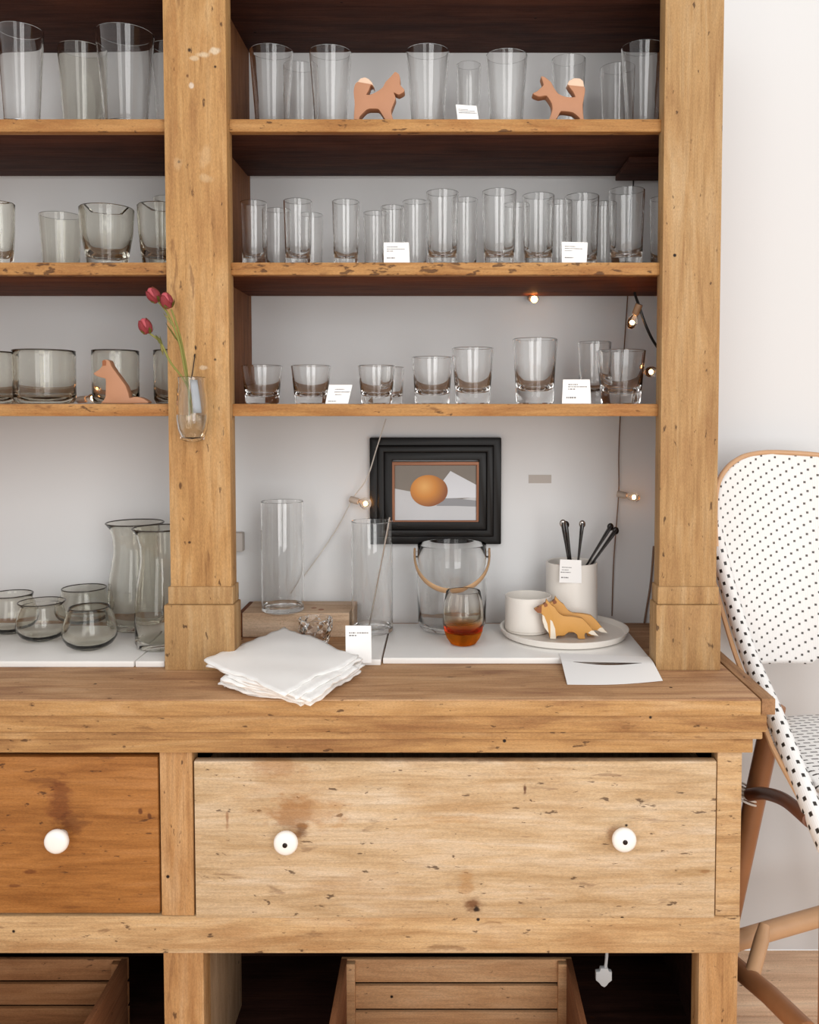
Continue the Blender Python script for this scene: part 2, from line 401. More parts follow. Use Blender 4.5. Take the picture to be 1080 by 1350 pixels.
for x0, x1 in ((XL0, XL1), (XR0, XR1)):
    zc = (ZC+2.5)/2
    p = box('post', (x0, YH, ZC), (x1, YH+.05, 2.5), M['post_l'] if x0 < 0 else M['post'], hutch, .003)
    zp0, zp1 = zat(796, YH), zat(773, YH)
    box('plinth_collar', (x0-.004, YH-.006, zp0), (x1+.004, YH+.052, zp1), M['post'], p, .002)
    box('plinth_block', (x0-.012 if x0 < 0 else x0-.008, YH-.012, ZC), (x1+.008, YH+.055, zp0-.0006), M['post'], p, .003)
# inner partition of the left upright, outer side boards
box('partition', (-.552, YH+.05, S[2]-.02), (-.522, YW-.004, 2.5), M['panel'], hutch, .002)
box('side_panel', (XR1-.03, YH+.05, ZC), (XR1, YW-.004, 2.5), M['panel'], hutch, .002)
box('side_panel', (XLEFT-.03, YH, ZC), (XLEFT, YW-.004, 2.5), M['panel'], hutch, .002)
# shelves: underside shade put into the board colour, worn pale front edge
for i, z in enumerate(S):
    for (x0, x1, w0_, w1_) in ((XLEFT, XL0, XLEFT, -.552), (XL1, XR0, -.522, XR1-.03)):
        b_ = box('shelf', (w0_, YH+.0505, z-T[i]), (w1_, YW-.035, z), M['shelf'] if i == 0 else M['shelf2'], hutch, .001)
        b_.data.materials.append(M['top'])          # wood-toned upper face, lightened to bounce light into the bays
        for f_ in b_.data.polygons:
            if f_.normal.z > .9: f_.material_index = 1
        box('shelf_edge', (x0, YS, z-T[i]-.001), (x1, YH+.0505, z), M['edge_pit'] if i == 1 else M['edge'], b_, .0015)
for (w0_, w1_) in ((XLEFT, -.552), (-.522, XR1-.03)):
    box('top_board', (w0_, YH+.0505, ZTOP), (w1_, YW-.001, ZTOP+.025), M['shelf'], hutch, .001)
# small cleat under the top shelf at the right end
box('cleat', (XR0-.03, YS+.2, S[0]-T[0]-.014), (XR1-.03, YW-.04, S[0]-T[0]), M['shelf'], hutch, .002)
# counter and its mouldings
XE0, XE1 = xat(1004, YC, 930), xat(1023, YC, 930)
zt0 = zat(944, YC)
yseam = PZ(600, 905, ZC).y
ct = box('counter_top', (XLEFT-.05, YC, zt0), (XE0-.0012, YW-.004, ZC), M['top'], hutch, .003)
box('counter_lip', (XLEFT-.05, YC-.0015, zt0+.001), (XE0-.0012, YC+.004, ZC-.003), M['trim'], ct, .001)
box('counter_end_board', (XE0+.0012, YC+.001, zt0+.002), (XE1, YW-.01, ZC+.001), M['trim_y'], hutch, .002)
zm1 = zat(966, YC+.014); zm2 = zat(975, YC+.022); zm3 = zat(992, YB-.012)
box('moulding', (XLEFT-.04, YC+.014, zm1), (xat(1012, YC+.014, 955), YW-.02, zt0-.0006), M['trim'], hutch, .005)
box('moulding_bead', (XLEFT-.035, YC+.022, zm2), (xat(1006, YC+.022, 970), YW-.02, zm1-.0004), M['trim'], hutch, .0035)
box('moulding_fascia', (XLEFT-.03, YB-.014, zm3), (xat(993, YB-.014, 982), YW-.02, zm2-.0004), M['trim'], hutch, .002)
# base frame
zr1, zr0 = zat(1208, YB), zat(1257, YB)
XBR = xat(978, YB, 1100)
box('bottom_rail', (XLEFT-.02, YB, zr0), (XBR, YB+.05, zr1), M['rail'], hutch, .003)
sx0, sx1 = xat(211.5, YB, 1100), xat(254.5, YB, 1100)
box('stile', (sx0, YB+.001, zr1+.0008), (sx1, YB+.045, zm3-.0005), M['stile'], hutch, .002)
box('stile', (xat(945, YB, 1100), YB+.001, zr1+.0008), (XBR-.001, YB+.045, zm3-.0005), M['rail'], hutch, .002)
box('leg', (xat(215, YB, 1300), YB+.004, 0), (xat(268, YB, 1300), YB+.06, zr0-.0006), M['stile'], hutch, .003)
box('leg', (xat(922, YB, 1300), YB+.004, 0), (XBR-.002, YB+.06, zr0-.0006), M['stile'], hutch, .003)
# carcass boards
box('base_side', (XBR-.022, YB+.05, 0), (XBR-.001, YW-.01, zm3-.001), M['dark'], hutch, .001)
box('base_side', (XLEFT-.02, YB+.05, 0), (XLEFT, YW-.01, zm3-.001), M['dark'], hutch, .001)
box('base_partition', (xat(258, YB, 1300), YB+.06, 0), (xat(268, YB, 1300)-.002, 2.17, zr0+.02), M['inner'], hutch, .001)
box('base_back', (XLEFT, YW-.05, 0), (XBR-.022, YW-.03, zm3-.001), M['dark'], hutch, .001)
box('base_shade_board', (XLEFT, YB+.06, .001), (XBR-.022, YW-.05, .014), M['dark'], hutch, .001)  # added dark board, gives the shaded floor inside the base its darkness
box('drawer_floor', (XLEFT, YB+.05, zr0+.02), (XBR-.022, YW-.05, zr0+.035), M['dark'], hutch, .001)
# drawers
def drawer(px0, px1, py0, py1, knobs, dark, mid, light, blotch, yoff, marks, pits, tint):
    x0, x1 = xat(px0, YB, 1100), xat(px1, YB, 1100); z1, z0 = zat(py0, YB), zat(py1, YB)
    c = Vector(((x0+x1)/2, YB+yoff+.011, (z0+z1)/2))
    ml = []
    for (mpx, mpy, rx, rz, mc, st) in marks:
        q = P(mpx, mpy, YB); ml.append((q.x-c.x, 0, q.z-c.z, rx, .2, rz, mc, st))
    mat = wood('drawer_pine', dark, mid, light, 'x', pits, .55, blotch_col=blotch, marks=ml, rough=.6, tint=tint)
    root = box('drawer', (x0, YB+yoff, z0), (x1, YB+yoff+.022, z1), mat, hutch, .003)
    bm = bmesh.new()
    for lo, hi in (((x0+.01, YB+yoff+.022, z0+.012), (x0+.022, YW-.08, z1-.03)), ((x1-.022, YB+yoff+.022, z0+.012), (x1-.01, YW-.08, z1-.03)), ((x0+.022, YW-.092, z0+.012), (x1-.022, YW-.08, z1-.03)), ((x0+.022, YB+yoff+.022, z0+.012), (x1-.022, YW-.092, z0+.02))): bm_box(bm, lo, hi)
    finish('drawer_box', bm, M['inner'], root)
    for (kpx, kpy, screw) in knobs:
        q = P(kpx, kpy, YB-.03); q.y = YB+yoff
        ax = Matrix.Rotation(math.radians(90), 3, 'X')
        prof = [(0, 0), (.012, 0), (.0115, .006), (.0105, .012), (.014, .017), (.021, .0195), (.0245, .024), (.0253, .029), (.024, .034), (.020, .0375), (.012, .0392), (0, .0396)]
        lathe('knob', prof, q, M['knob'], root, 32, axis=ax, smooth='full')
        if screw: lathe('knob_screw', [(0, .038), (.0052, .038), (.005, .0408), (.003, .0418), (0, .042)], q, M['iron'], root, 16, axis=ax)
    return root
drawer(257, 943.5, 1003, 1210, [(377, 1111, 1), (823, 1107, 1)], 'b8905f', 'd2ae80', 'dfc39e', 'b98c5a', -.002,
       [(385, 1075, .055, .055, '8a5228', .55), (398, 1092, .018, .02, '5e3216', .7), (365, 1010, .07, .03, 'a8713c', .5), (622, 1192, .026, .022, '6b3a18', .85), (628, 1197, .009, .010, '1c0c06', .95), (615, 1165, .02, .04, 'b07c44', .5),
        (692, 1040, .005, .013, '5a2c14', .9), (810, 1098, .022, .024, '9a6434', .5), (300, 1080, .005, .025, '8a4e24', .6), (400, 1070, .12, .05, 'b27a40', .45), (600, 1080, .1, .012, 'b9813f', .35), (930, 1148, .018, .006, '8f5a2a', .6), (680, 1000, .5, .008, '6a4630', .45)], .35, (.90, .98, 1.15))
drawer(-640, 209, 998, 1204.5, [(74, 1110, 0), (-430, 1110, 0)], '94622f', 'b48048', 'c29160', '9c6836', .001,
       [(80, 1060, .035, .075, '6e3816', .65), (95, 1085, .04, .03, '5a2c10', .55), (185, 1070, .006, .008, '5a2c12', .8), (197, 1076, .006, .01, '5a2c12', .8), (40, 1150, .02, .006, '6a3818', .7), (20, 1168, .02, .004, '6a3818', .7)], .35, (.80, .69, .55))

# ------------------------------------------------------------------ glassware
def prof_glass(kind, rt, rb, h, t):
    if kind == 'pint':      # tall tapered tumbler
        bt = max(.008, h*.07)
        o = [(0, 0), (rb*.86, 0), (rb*.97, .0015), (rb, .005)]+[(rb+(rt-rb)*k/4, .005+(h-.006)*k/4) for k in range(1, 5)]
        i = [(rt-t*.5, h), (rt-t, h-.001)]+[(rb-t+(rt-rb)*k/4, bt+.004+(h-.006-bt)*k/4) for k in (3, 2, 1)]+[(rb-t, bt+.004), (rb-t*2.2, bt), (0, bt)]
    elif kind == 'tall':    # slim tumbler with a thick foot
        bt = h*.13
        o = [(0, .001), (rb*.8, 0), (rb*.95, .0015), (rb, .006)]+[(rb+(rt-rb)*(k/5)**.8, .006+(h-.007)*k/5) for k in range(1, 6)]
        i = [(rt-t*.5, h), (rt-t, h-.001)]+[(rb-t+(rt-rb)*(k/5)**.8, .006+(h-.007)*k/5) for k in (4, 3, 2, 1)]+[(rb*.8-t, bt+.002), (rb*.5, bt), (0, bt-.001)]
    elif kind == 'rocks':   # short tumbler with a heavy solid foot
        bt = h*.19
        o = [(0, .0015), (rb*.78, .0015), (rb*.86, 0), (rb*.97, .002), (rb, .006)]+[(rb+(rt-rb)*k/5, .006+(h-.007)*k/5) for k in range(1, 6)]
        i = [(rt-t*.5, h), (rt-t, h-.001)]+[(rb-t*1.4+(rt-rb+t*.4)*k/5, .006+(h-.007)*k/5) for k in (4, 3)]+[(rb*.86, bt+h*.14), (rb*.74, bt+h*.06), (rb*.5, bt+h*.015), (0, bt)]
    elif kind == 'low':     # wide hand blown tumbler, straight sides
        bt = h*.09
        o = [(0, .002), (rb*.75, .0005), (rb*.9, .002), (rb*.985, h*.09), (rb, h*.16), (rb*1.0, h*.5), (rt, h*.9), (rt*.995, h-.002)]
        i = [(rt-t*.5, h), (rt-t, h-.002), (rt-t, h*.9), (rb-t, h*.5), (rb-t, h*.22), (rb*.9-t, h*.13), (rb*.6, bt), (0, bt)]
    elif kind == 'cup':     # thick handmade cup, rounded towards the foot
        bt = h*.14
        o = [(0, .001), (rb*.8, 0), (rb*.97, .003), (rb, h*.08), (rb*1.08, h*.25), (rb+(rt-rb)*.75, h*.55), (rt*.985, h*.85), (rt, h-.002)]
        i = [(rt-t*.5, h), (rt-t, h-.002), (rt*.985-t, h*.85), (rb+(rt-rb)*.75-t*1.2, h*.55), (rb*1.0-t, h*.3), (rb*.7, h*.19), (rb*.4, bt), (0, bt)]
    elif kind == 'roly':    # round bellied stemless glass
        R = rb
        o = [(0, .002), (R*.45, 0), (R*.62, .004), (R*.84, h*.14), (R*.97, h*.28), (R, h*.4), (R*.96, h*.56), (R*.87, h*.74), (R*.78, h*.9), (rt, h-.001)]
        i = [(rt-t*.5, h), (rt-t, h-.001), (R*.78-t, h*.9), (R*.87-t, h*.74), (R*.96-t, h*.56), (R-t, h*.4), (R*.95-t, h*.28), (R*.8-t, h*.17), (R*.5, h*.09), (0, h*.075)]
    elif kind == 'carafe':
        R = rb
        o = [(0, .003), (R*.8, 0), (R*.94, .004), (R, h*.05), (R*1.0, h*.3), (R*.93, h*.5), (R*.82, h*.64), (R*.76, h*.74), (R*.79, h*.86), (R*.9, h*.95), (rt, h-.001)]
        i = [(rt-t*.5, h), (rt-t, h-.001), (R*.9-t, h*.95), (R*.79-t, h*.86), (R*.76-t, h*.74), (R*.82-t, h*.64), (R*.93-t, h*.5), (R-t, h*.3), (R-t, h*.1), (R*.85, h*.065), (R*.4, h*.05), (0, h*.05)]
    elif kind == 'vase':    # straight cylinder with solid base
        o = [(0, 0), (rb-.003, 0), (rb, .003), (rb, h*.5), (rt, h-.001)]
        i = [(rt-t*.5, h), (rt-t, h-.001), (rb-t, h*.5), (rb-t, .016), (rb-t-.006, .011), (0, .010)]
    elif kind == 'bucket':
        o = [(0, 0), (rb*.8, 0), (rb*.93, .004), (rb, .016), (rb*1.03, h*.45), (rt*1.0, h*.85), (rt*.99, h-.002)]
        i = [(rt*.99-t*.5, h), (rt*.99-t, h-.002), (rt-t, h*.85), (rb*1.03-t, h*.45), (rb-t, .024), (rb*.9-t, .014), (rb*.5, .010), (0, .010)]
    elif kind == 'egg':
        R = rb
        o = [(0, .0015), (R*.5, 0), (R*.62, .003), (R*.8, h*.12), (R*.93, h*.25), (R, h*.42), (R*.985, h*.62), (R*.92, h*.82), (rt, h-.001)]
        i = [(rt-t*.5, h), (rt-t, h-.001), (R*.92-t, h*.82), (R*.985-t, h*.62), (R-t, h*.42), (R*.9-t, h*.30), (R*.6, h*.235), (0, h*.22)]
    return o+i
def make_glass(name, label, cat, group, pl, pr, pt, br, Y, z, kind, mat='clear', t=.0022, rim=False, h=None, x=None):
    # pl, pr: rim left and right in the photo; pt: rim row; br: foot width / rim width; z: what it stands on
    rt = (pr-pl)/2*Y/FPX*1.0; rb = rt*br
    c = P((pl+pr)/2, pt, Y); hh = h or c.z-z
    if x is not None: c.x = x
    o = lathe(name, prof_glass(kind, rt, rb, hh, t), (c.x, Y, z), M[mat] if isinstance(mat, str) else mat, None, 40, smooth=True)
    tag(o, label, cat, group)
    if rim:
        n = 40; rr = rt-t*.5
        bm = bmesh.new()
        pts = [Vector((c.x+rr*math.cos(2*math.pi*i/n), Y+rr*math.sin(2*math.pi*i/n), z+hh)) for i in range(n+1)]
        bm_tube(bm, pts, t*.55, 6, None, False)
        finish('rim', bm, M['rim_refraction'], o, origin=(c.x, Y, z+hh), smooth='full')  # dark ring added to draw the refraction line of the rim
    return o, Vector((c.x, Y, z)), rt, rb, hh
e = .0006
G1, G2, G3 = 'clear tall glasses on the upper shelf', 'slim clear tumblers on the middle shelf', 'heavy tumblers on the lower shelf'
top_row = [  # pl, pr, pt, foot ratio, Y, label
 (-2, 55, 40, .74, 2.085, 'tall tapered clear glass cut by the left picture edge on the upper shelf'),
 (78, 137, 65, .74, 2.21, 'smoky tall glass behind the others on the upper left shelf'),
 (128, 201, 45, .72, 2.09, 'wide tall clear glass with window streak, upper left shelf, nearest the left post'),
 (201, 246, 62, .76, 2.22, 'tall glass half hidden behind the left post on the upper shelf'),
 (330, 386, 68, .74, 2.085, 'tall tapered clear glass next to the left post, upper shelf of the right bay'),
 (376, 416, 88, .78, 2.25, 'smaller clear glass behind, between the two tall glasses left of the right-facing fox'),
 (408, 463, 69, .74, 2.085, 'tall tapered clear glass directly left of the right-facing wooden fox'),
 (536, 592, 68, .74, 2.085, 'tall tapered clear glass directly right of the right-facing wooden fox'),
 (602, 634, 86, .80, 2.26, 'small clear glass standing behind the price card on the upper shelf'),
 (641, 695, 74, .76, 2.10, 'tall clear glass between the price card and the left-facing wooden fox'),
 (728, 772, 79, .78, 2.24, 'clear glass standing behind the left-facing wooden fox'),
 (792, 836, 90, .80, 2.26, 'faint clear glass behind, right of the left-facing fox on the upper shelf'),
 (820, 876, 63, .74, 2.085, 'tall clear glass reflecting dark wood beside the right post, upper shelf'),
]
for (pl, pr, pt, br, Y, lab) in top_row:
    make_glass('tall_glass', lab, 'glass', G1, pl, pr, pt, br, Y, S[0]+e, 'pint', 'smoke' if 'smoky' in lab else 'clear')
mid_left = [(-18, 18, 268, .8, 2.08, 'pale green handmade glass cut by the left picture edge, middle shelf', 'cup', 'smoke'),
 (53, 106, 284, .82, 2.20, 'plain pale tumbler behind the green-footed cup on the middle shelf', 'pint', 'smoke'),
 (106, 175, 275, .74, 2.085, 'rounded handmade glass cup with a dark green foot, middle left shelf', 'cup', 'smoke'),
 (182, 244, 272, .80, 2.085, 'pale green glass partly hidden by the left post, middle shelf', 'cup', 'smoke'),
 (203, 246, 262, .80, 2.27, 'taller glass behind, almost hidden by the left post, middle shelf', 'pint', 'smoke')]
for (pl, pr, pt, br, Y, lab, kd, mt) in mid_left:
    make_glass('handmade_glass', lab, 'glass', 'handmade glasses on the middle left shelf', pl, pr, pt, br, Y, S[1]+e, kd, mt, .0035 if kd == 'cup' else .0022)
mid = [  # front row then the ones behind
 (317, 352, 267, 2.065, 'first slim clear tumbler from the left post, front row of the middle shelf'),
 (374, 411, 265, 2.065, 'second slim clear tumbler from the left post, front row of the middle shelf'),
 (438, 474, 266, 2.065, 'third slim clear tumbler from the left post, front row of the middle shelf'),
 (562, 605, 254, 2.065, 'tall slim tumbler right of the left price card, front row of the middle shelf'),
 (636, 681, 253, 2.065, 'tall slim tumbler midway between the two price cards, front row of the middle shelf'),
 (689, 731, 258, 2.065, 'tall slim tumbler just left of the right price card, front row of the middle shelf'),
 (745, 790, 259, 2.12, 'tall slim tumbler directly behind the right price card on the middle shelf'),
 (803, 850, 251, 2.065, 'tall slim tumbler with a dark brown reflection near the right post, middle shelf'),
 (857, 893, 262, 2.10, 'slim tumbler mostly hidden behind the right post on the middle shelf'),
 (349, 381, 277, 2.19, 'slim tumbler behind, between the first and second front tumblers of the middle shelf'),
 (395, 426, 283, 2.25, 'slim tumbler behind the second front tumbler, showing at its right side, middle shelf'),
 (479, 511, 281, 2.25, 'low slim tumbler behind, right of the third front tumbler, middle shelf'),
 (502, 533, 273, 2.15, 'slim tumbler rising directly behind the left price card on the middle shelf'),
 (531, 564, 266, 2.22, 'slim tumbler behind, between the left price card and the taller tumbler, middle shelf'),
 (598, 630, 263, 2.22, 'slim tumbler behind, in the gap left of the middle front tumbler, middle shelf'),
 (664, 696, 270, 2.25, 'slim tumbler behind, in the gap right of the middle front tumbler, middle shelf'),
 (722, 753, 266, 2.25, 'slim tumbler behind, showing left of the right price card, middle shelf'),
 (781, 811, 268, 2.24, 'slim tumbler behind, between the right price card and the brown-reflecting tumbler')]
for (pl, pr, pt, Y, lab) in mid:
    make_glass('slim_tumbler', lab, 'glass', G2, pl, pr, pt, .86, Y, S[1]+e, 'tall', 'clear')
low_left = [(-58, 19, 465, 2.085, 'wide hand-blown tumbler cut by the left picture edge, lower shelf'),
 (19, 97, 463, 2.085, 'wide straight hand-blown tumbler left of the sitting fox, lower shelf'),
 (122, 182, 463, 2.15, 'hand-blown tumbler standing behind the sitting wooden fox'),
 (203, 263, 463, 2.15, 'hand-blown tumbler partly hidden behind the left post, lower shelf')]
for (pl, pr, pt, Y, lab) in low_left:
    make_glass('blown_tumbler', lab, 'glass', 'wide hand-blown tumblers on the lower left shelf', pl, pr, pt, .99, Y, S[2]+e, 'low', 'smoke', .003, True)
low = [(319, 372, 482, .82, 2.08, 'low heavy tumbler nearest the left post, lower shelf of the right bay'),
 (384, 436, 482, .82, 2.08, 'low heavy tumbler just left of the pale price card, lower shelf'),
 (472, 521, 482, .82, 2.08, 'low heavy tumbler just right of the pale price card, lower shelf'),
 (501, 533, 484, .85, 2.23, 'low heavy tumbler behind, peeking out right of the one beside the pale card'),
 (543, 597, 471, .84, 2.13, 'heavy tumbler fourth along the front of the lower shelf, under the small bulb glow'),
 (596, 651, 459, .82, 2.07, 'taller heavy tumbler in the middle of the lower shelf, beside a lower one'),
 (676, 735, 447, .82, 2.08, 'tallest heavy tumbler on the lower shelf, left of the white price card'),
 (762, 806, 451, .84, 2.24, 'tall heavy tumbler behind the white price card on the lower shelf'),
 (787, 851, 462, .80, 2.08, 'wide heavy tumbler with brown reflections, right of the white price card')]
for (pl, pr, pt, br, Y, lab) in low:
    make_glass('heavy_tumbler', lab, 'glass', G3, pl, pr, pt, br, Y, S[2]+e, 'rocks', 'clear', .003)

# ------------------------------------------------------------------ wooden animals
def zpts(pts, ox, oy, sc, Y): return [P(ox+x/sc, oy+y/sc, Y) for x, y in pts]
def ground(pts, z):
    m = min(p.z for p in pts); return [Vector((p.x, p.y, p.z+z-m)) for p in pts], z-m
foxA = [(140, 905), (152, 640), (136, 450), (150, 350), (195, 290), (425, 330), (400, 345), (375, 420), (335, 490), (400, 490), (470, 460), (540, 420), (600, 370), (640, 290), (720, 210), (790, 130), (850, 165), (872, 230), (870, 330), (915, 385), (940, 410), (930, 445), (850, 490), (770, 455), (800, 540), (765, 640), (728, 740), (740, 820), (765, 905), (655, 905), (565, 765), (520, 715), (390, 712), (330, 735), (228, 840), (222, 905)]
foxA_tip = [(195, 290), (240, 235), (310, 214), (380, 245), (430, 300), (462, 375), (425, 330)]
def animal(name, label, group, outline, tips, ox, oy, sc, Y, z, depth, mat, tipmat='tailwhite'):
    pts, dz = ground(rounded(zpts(outline, ox, oy, sc, Y)), z+.0004)
    c = sum(pts, Vector())/len(pts); root = empty(name, (c.x, Y+depth/2, z), label, 'toy animal', group)
    extrude_outline('body', pts, depth, M[mat], root, bev=.0018)
    for nm, tp, tm, grow in tips:
        tpts = [p+Vector((0, -grow, dz)) for p in zpts(tp, ox, oy, sc, Y)]
        extrude_outline(nm, tpts, depth+2*grow, M[tm], root, bev=.0012 if grow == 0 else 0)
    return root
animal('wooden_fox', 'terracotta wooden fox with curled pale tail facing right, on the upper shelf', 'small carved wooden animals', foxA, [('tail_tip', foxA_tip, 'tailwhite', 0)], 455, 80, 12, 2.025, S[0]+e, .03, 'terra')
foxB = [(225, 190), (285, 205), (380, 285), (430, 380), (490, 460), (560, 500), (640, 520), (765, 520), (725, 430), (660, 335), (905, 360), (920, 420), (905, 520), (882, 650), (890, 800), (905, 905), (842, 905), (830, 850), (725, 765), (540, 745), (485, 840), (432, 905), (330, 905), (360, 850), (402, 720), (390, 620), (310, 500), (200, 515), (125, 490), (92, 462), (165, 425), (205, 385), (262, 330), (240, 250)]
foxB_tip = [(660, 335), (640, 315), (665, 265), (740, 222), (840, 226), (890, 270), (905, 360)]
animal('wooden_fox', 'terracotta wooden fox with curled pale tail facing left, on the upper shelf', 'small carved wooden animals', foxB, [('tail_tip', foxB_tip, 'tailwhite', 0)], 695, 80, 12, 2.025, S[0]+e, .03, 'terra')
foxC = [(142, 350), (215, 300), (262, 245), (270, 170), (300, 155), (340, 158), (372, 180), (400, 250), (460, 335), (530, 430), (600, 530), (640, 640), (655, 700), (720, 685), (800, 690), (880, 725), (912, 778), (270, 778), (285, 735), (310, 680), (315, 560), (312, 430), (250, 412), (175, 385)]
animal('wooden_fox', 'brown wooden fox sitting upright in front of a tumbler, lower left shelf', 'small carved wooden animals', foxC, [('ear_patch', [(268, 175), (300, 158), (325, 180), (322, 240), (272, 245)], 'ochre_dark', .0006)], 110, 460, 10.8, 2.022, S[2]+e, .026, 'terra')  # darker brown patch over the ear

# ------------------------------------------------------------------ price cards
def card(label, quad, Y, z, lean=.12, lines=(), group='small white price cards', name='price_card', part_of=None, ground_it=True):
    # quad: photo pixels top-left, top-right, bottom-right, bottom-left
    pts = [P(x, y, Y) for x, y in quad]
    dz = z-min(pts[2].z, pts[3].z) if ground_it else 0
    for p in pts: p.z += dz
    zb = (pts[2].z+pts[3].z)/2
    for p in pts: p.y += (p.z-zb)*lean
    c = (pts[2]+pts[3])/2
    root = empty(name, (c.x, c.y, min(p.z for p in pts)), label, 'price card', group)
    nrm = Vector((0, -1, lean)).normalized()
    bm = bmesh.new(); f = [bm.verts.new(p) for p in pts]; b_ = [bm.verts.new(p-nrm*.0007) for p in pts]
    bm.faces.new(f); bm.faces.new(b_[::-1])
    for i in range(4): bm.faces.new((f[i], f[(i+1) % 4], b_[(i+1) % 4], b_[i]))
    finish('card', bm, M['paper'], root)
    bm = bmesh.new(); rnd = random.Random(len(label))
    at = lambda u, v: (pts[0]*(1-u)+pts[1]*u)*(1-v)+(pts[3]*(1-u)+pts[2]*u)*v+nrm*.0004
    for (u0, u1, v0, th) in lines:
        u = u0
        while u < u1-.01:
            w = min(rnd.uniform(.03, .09), u1-u)
            q = [at(u, v0), at(u+w, v0), at(u+w, v0+th), at(u, v0+th)]
            bm.faces.new([bm.verts.new(p) for p in q]); u += w+rnd.uniform(.012, .03)
    if len(bm.faces): finish('print', bm, M['ink'], root, recalc=False)
    else: bm.free()
    return root
std = [(.12, .55, .2, .035), (.12, .82, .3, .035), (.12, .4, .4, .035), (.12, .46, .72, .05)]
card('small white price card tilted back on the upper shelf', [(601, 130), (628.5, 132), (632, 155.5), (604, 155.5)], 2.03, S[0]+e, .2, [(.1, .55, .25, .03), (.1, .9, .33, .035), (.1, .95, .43, .045)])
card('white price card on the middle shelf in front of the slim tumblers, left of centre', [(506, 317.5), (539, 317.5), (540.5, 345.5), (506, 345.5)], 2.02, S[1]+e, .1, std)
card('white price card on the middle shelf nearer the right post', [(741, 316), (775.5, 317), (773.5, 345), (741, 344.5)], 2.02, S[1]+e, .1, std)
card('pale price card leaning between two low tumblers on the lower shelf', [(433, 507), (464, 507), (459, 532), (429, 532)], 2.02, S[2]+e, .25, [(.3, .7, .22, .04), (.3, .98, .36, .045), (.35, .65, .5, .04), (.1, .45, .85, .04)])
card('white price card in front of the wide tumbler at the right of the lower shelf', [(743, 500), (778.5, 500), (779.5, 532), (741, 532)], 2.02, S[2]+e, .12, [(.2, .55, .19, .04), (.2, .9, .28, .04), (.2, .45, .38, .04), (.14, .5, .72, .06)])

# ------------------------------------------------------------------ things on the counter
SLT = .0145; ZS = ZC+SLT
def slab(label, pxa, pxb, py_front, py_back, group='white stone boards on the counter'):
    a = PZ(pxa, py_front, ZC); b_ = PZ(pxb, py_front, ZC); yb = PZ(585, py_back, ZS).y
    return tag(box('stone_board', (a.x, a.y, ZC+e), (b_.x, min(yb, YW-.03), ZS), M['marble'], None, .002), label, 'board', group)
slab('long white stone board under the plate and ice bucket', 505, 857, 875.5, 822)
slab('narrow white stone board under the tall cylinder, right of the napkins', 457, 502, 877.5, 822)
slab('white stone board under the round glasses at the left', -150, 176.5, 880, 826)
slab('short white stone board under the front carafe beside the left post', 178.5, 217, 880, 826)
# round glasses and carafes on the left
def stand(px, py, z): return PZ(px, py, z)
def counter_glass(name, label, cat, group, px, w_rim, w_body, py_rim, py_foot, z, kind, mat, t, rim=False, extra_y=0):
    # foot row gives the front of the foot on its support
    q = stand(px, py_foot, z); R = w_body/2*q.y/FPX
    Y = q.y+R*.55+extra_y; c = P(px, py_rim, Y); rt = w_rim/2*Y/FPX; rb = w_body/2*Y/FPX
    hh = c.z-z
    o = lathe(name, prof_glass(kind, rt, rb, hh, t), (c.x, Y, z+e), M[mat] if isinstance(mat, str) else mat, None, 48, smooth=True)
    tag(o, label, cat, group)
    if rim:
        n = 48; rr = rt-t*.5; bm = bmesh.new()
        bm_tube(bm, [Vector((c.x+rr*math.cos(2*math.pi*i/n), Y+rr*math.sin(2*math.pi*i/n), z+hh)) for i in range(n+1)], t*.6, 6, None, False)
        finish('rim', bm, M['rim_refraction'], o, origin=(c.x, Y, z+hh), smooth='full')  # added ring, its dark colour imitates refraction along the rim
    return o, Vector((c.x, Y, z)), rt, rb, hh
RG = 'round dark-rimmed glasses on the left board'
counter_glass('round_glass', 'round smoky glass cut by the left picture edge, rear left of the group', 'glass', RG, 14, 56, 68, 783, 838, ZS, 'roly', 'smoke', .0024, True)
counter_glass('round_glass', 'round smoky glass at the front left of the group, with window reflection', 'glass', RG, 55, 60, 66, 793, 848, ZS, 'roly', 'smoke', .0024, True)
counter_glass('round_glass', 'round smoky glass nearest the front of the group, beside the carafes', 'glass', RG, 118, 52, 71, 800, 860, ZS, 'roly', 'smoke', .0024, True)
counter_glass('round_glass', 'round smoky glass at the back, behind the nearest round glass', 'glass', RG, 111, 57, 72, 775, 830, ZS, 'roly', 'smoke', .0024, True, .03)
counter_glass('glass_carafe', 'dark-rimmed glass carafe standing behind the other carafe', 'carafe', 'waisted glass carafes', 178, 75, 72, 689, 832, ZS, 'carafe', 'smoke', .003, True)
counter_glass('glass_carafe', 'dark-rimmed glass carafe in front, half hidden by the left post', 'carafe', 'waisted glass carafes', 212, 74, 70, 696, 857, ZS, 'carafe', 'smoke', .003, True)
# bleached wooden block and glass cylinders
ZT = ZC+.064
b0 = PZ(313, 808, ZT); b1 = PZ(463, 803, ZT); yb = PZ(400, 783, ZT).y
blk = empty('wooden_block', ((b0.x+b1.x)/2, (b0.y+yb)/2, ZC), 'pale bleached wooden block with a dark left end, behind the napkins', 'block')
bm = bmesh.new(); bm_box(bm, (b0.x+.012, b0.y, ZC+e), (b1.x, min(yb, YW-.02), ZT), .003); finish('body', bm, M['block'], blk, smooth=True)
box('end_cap', (b0.x, b0.y+.001, ZC+e), (b0.x+.0118, min(yb, YW-.02)-.001, ZT-.001), M['shelf2'], blk, .002)
for qx, qy in ((.35, .6), (.6, .3)):
    lathe('knot', [(0, ZT-.001), (.008, ZT-.001), (.007, ZT+.0006), (0, ZT+.0006)], (b0.x+(b1.x-b0.x)*(.55+qx*.3), b0.y+.06*qy+.02, 0), M['ochre_dark'], blk, 14)
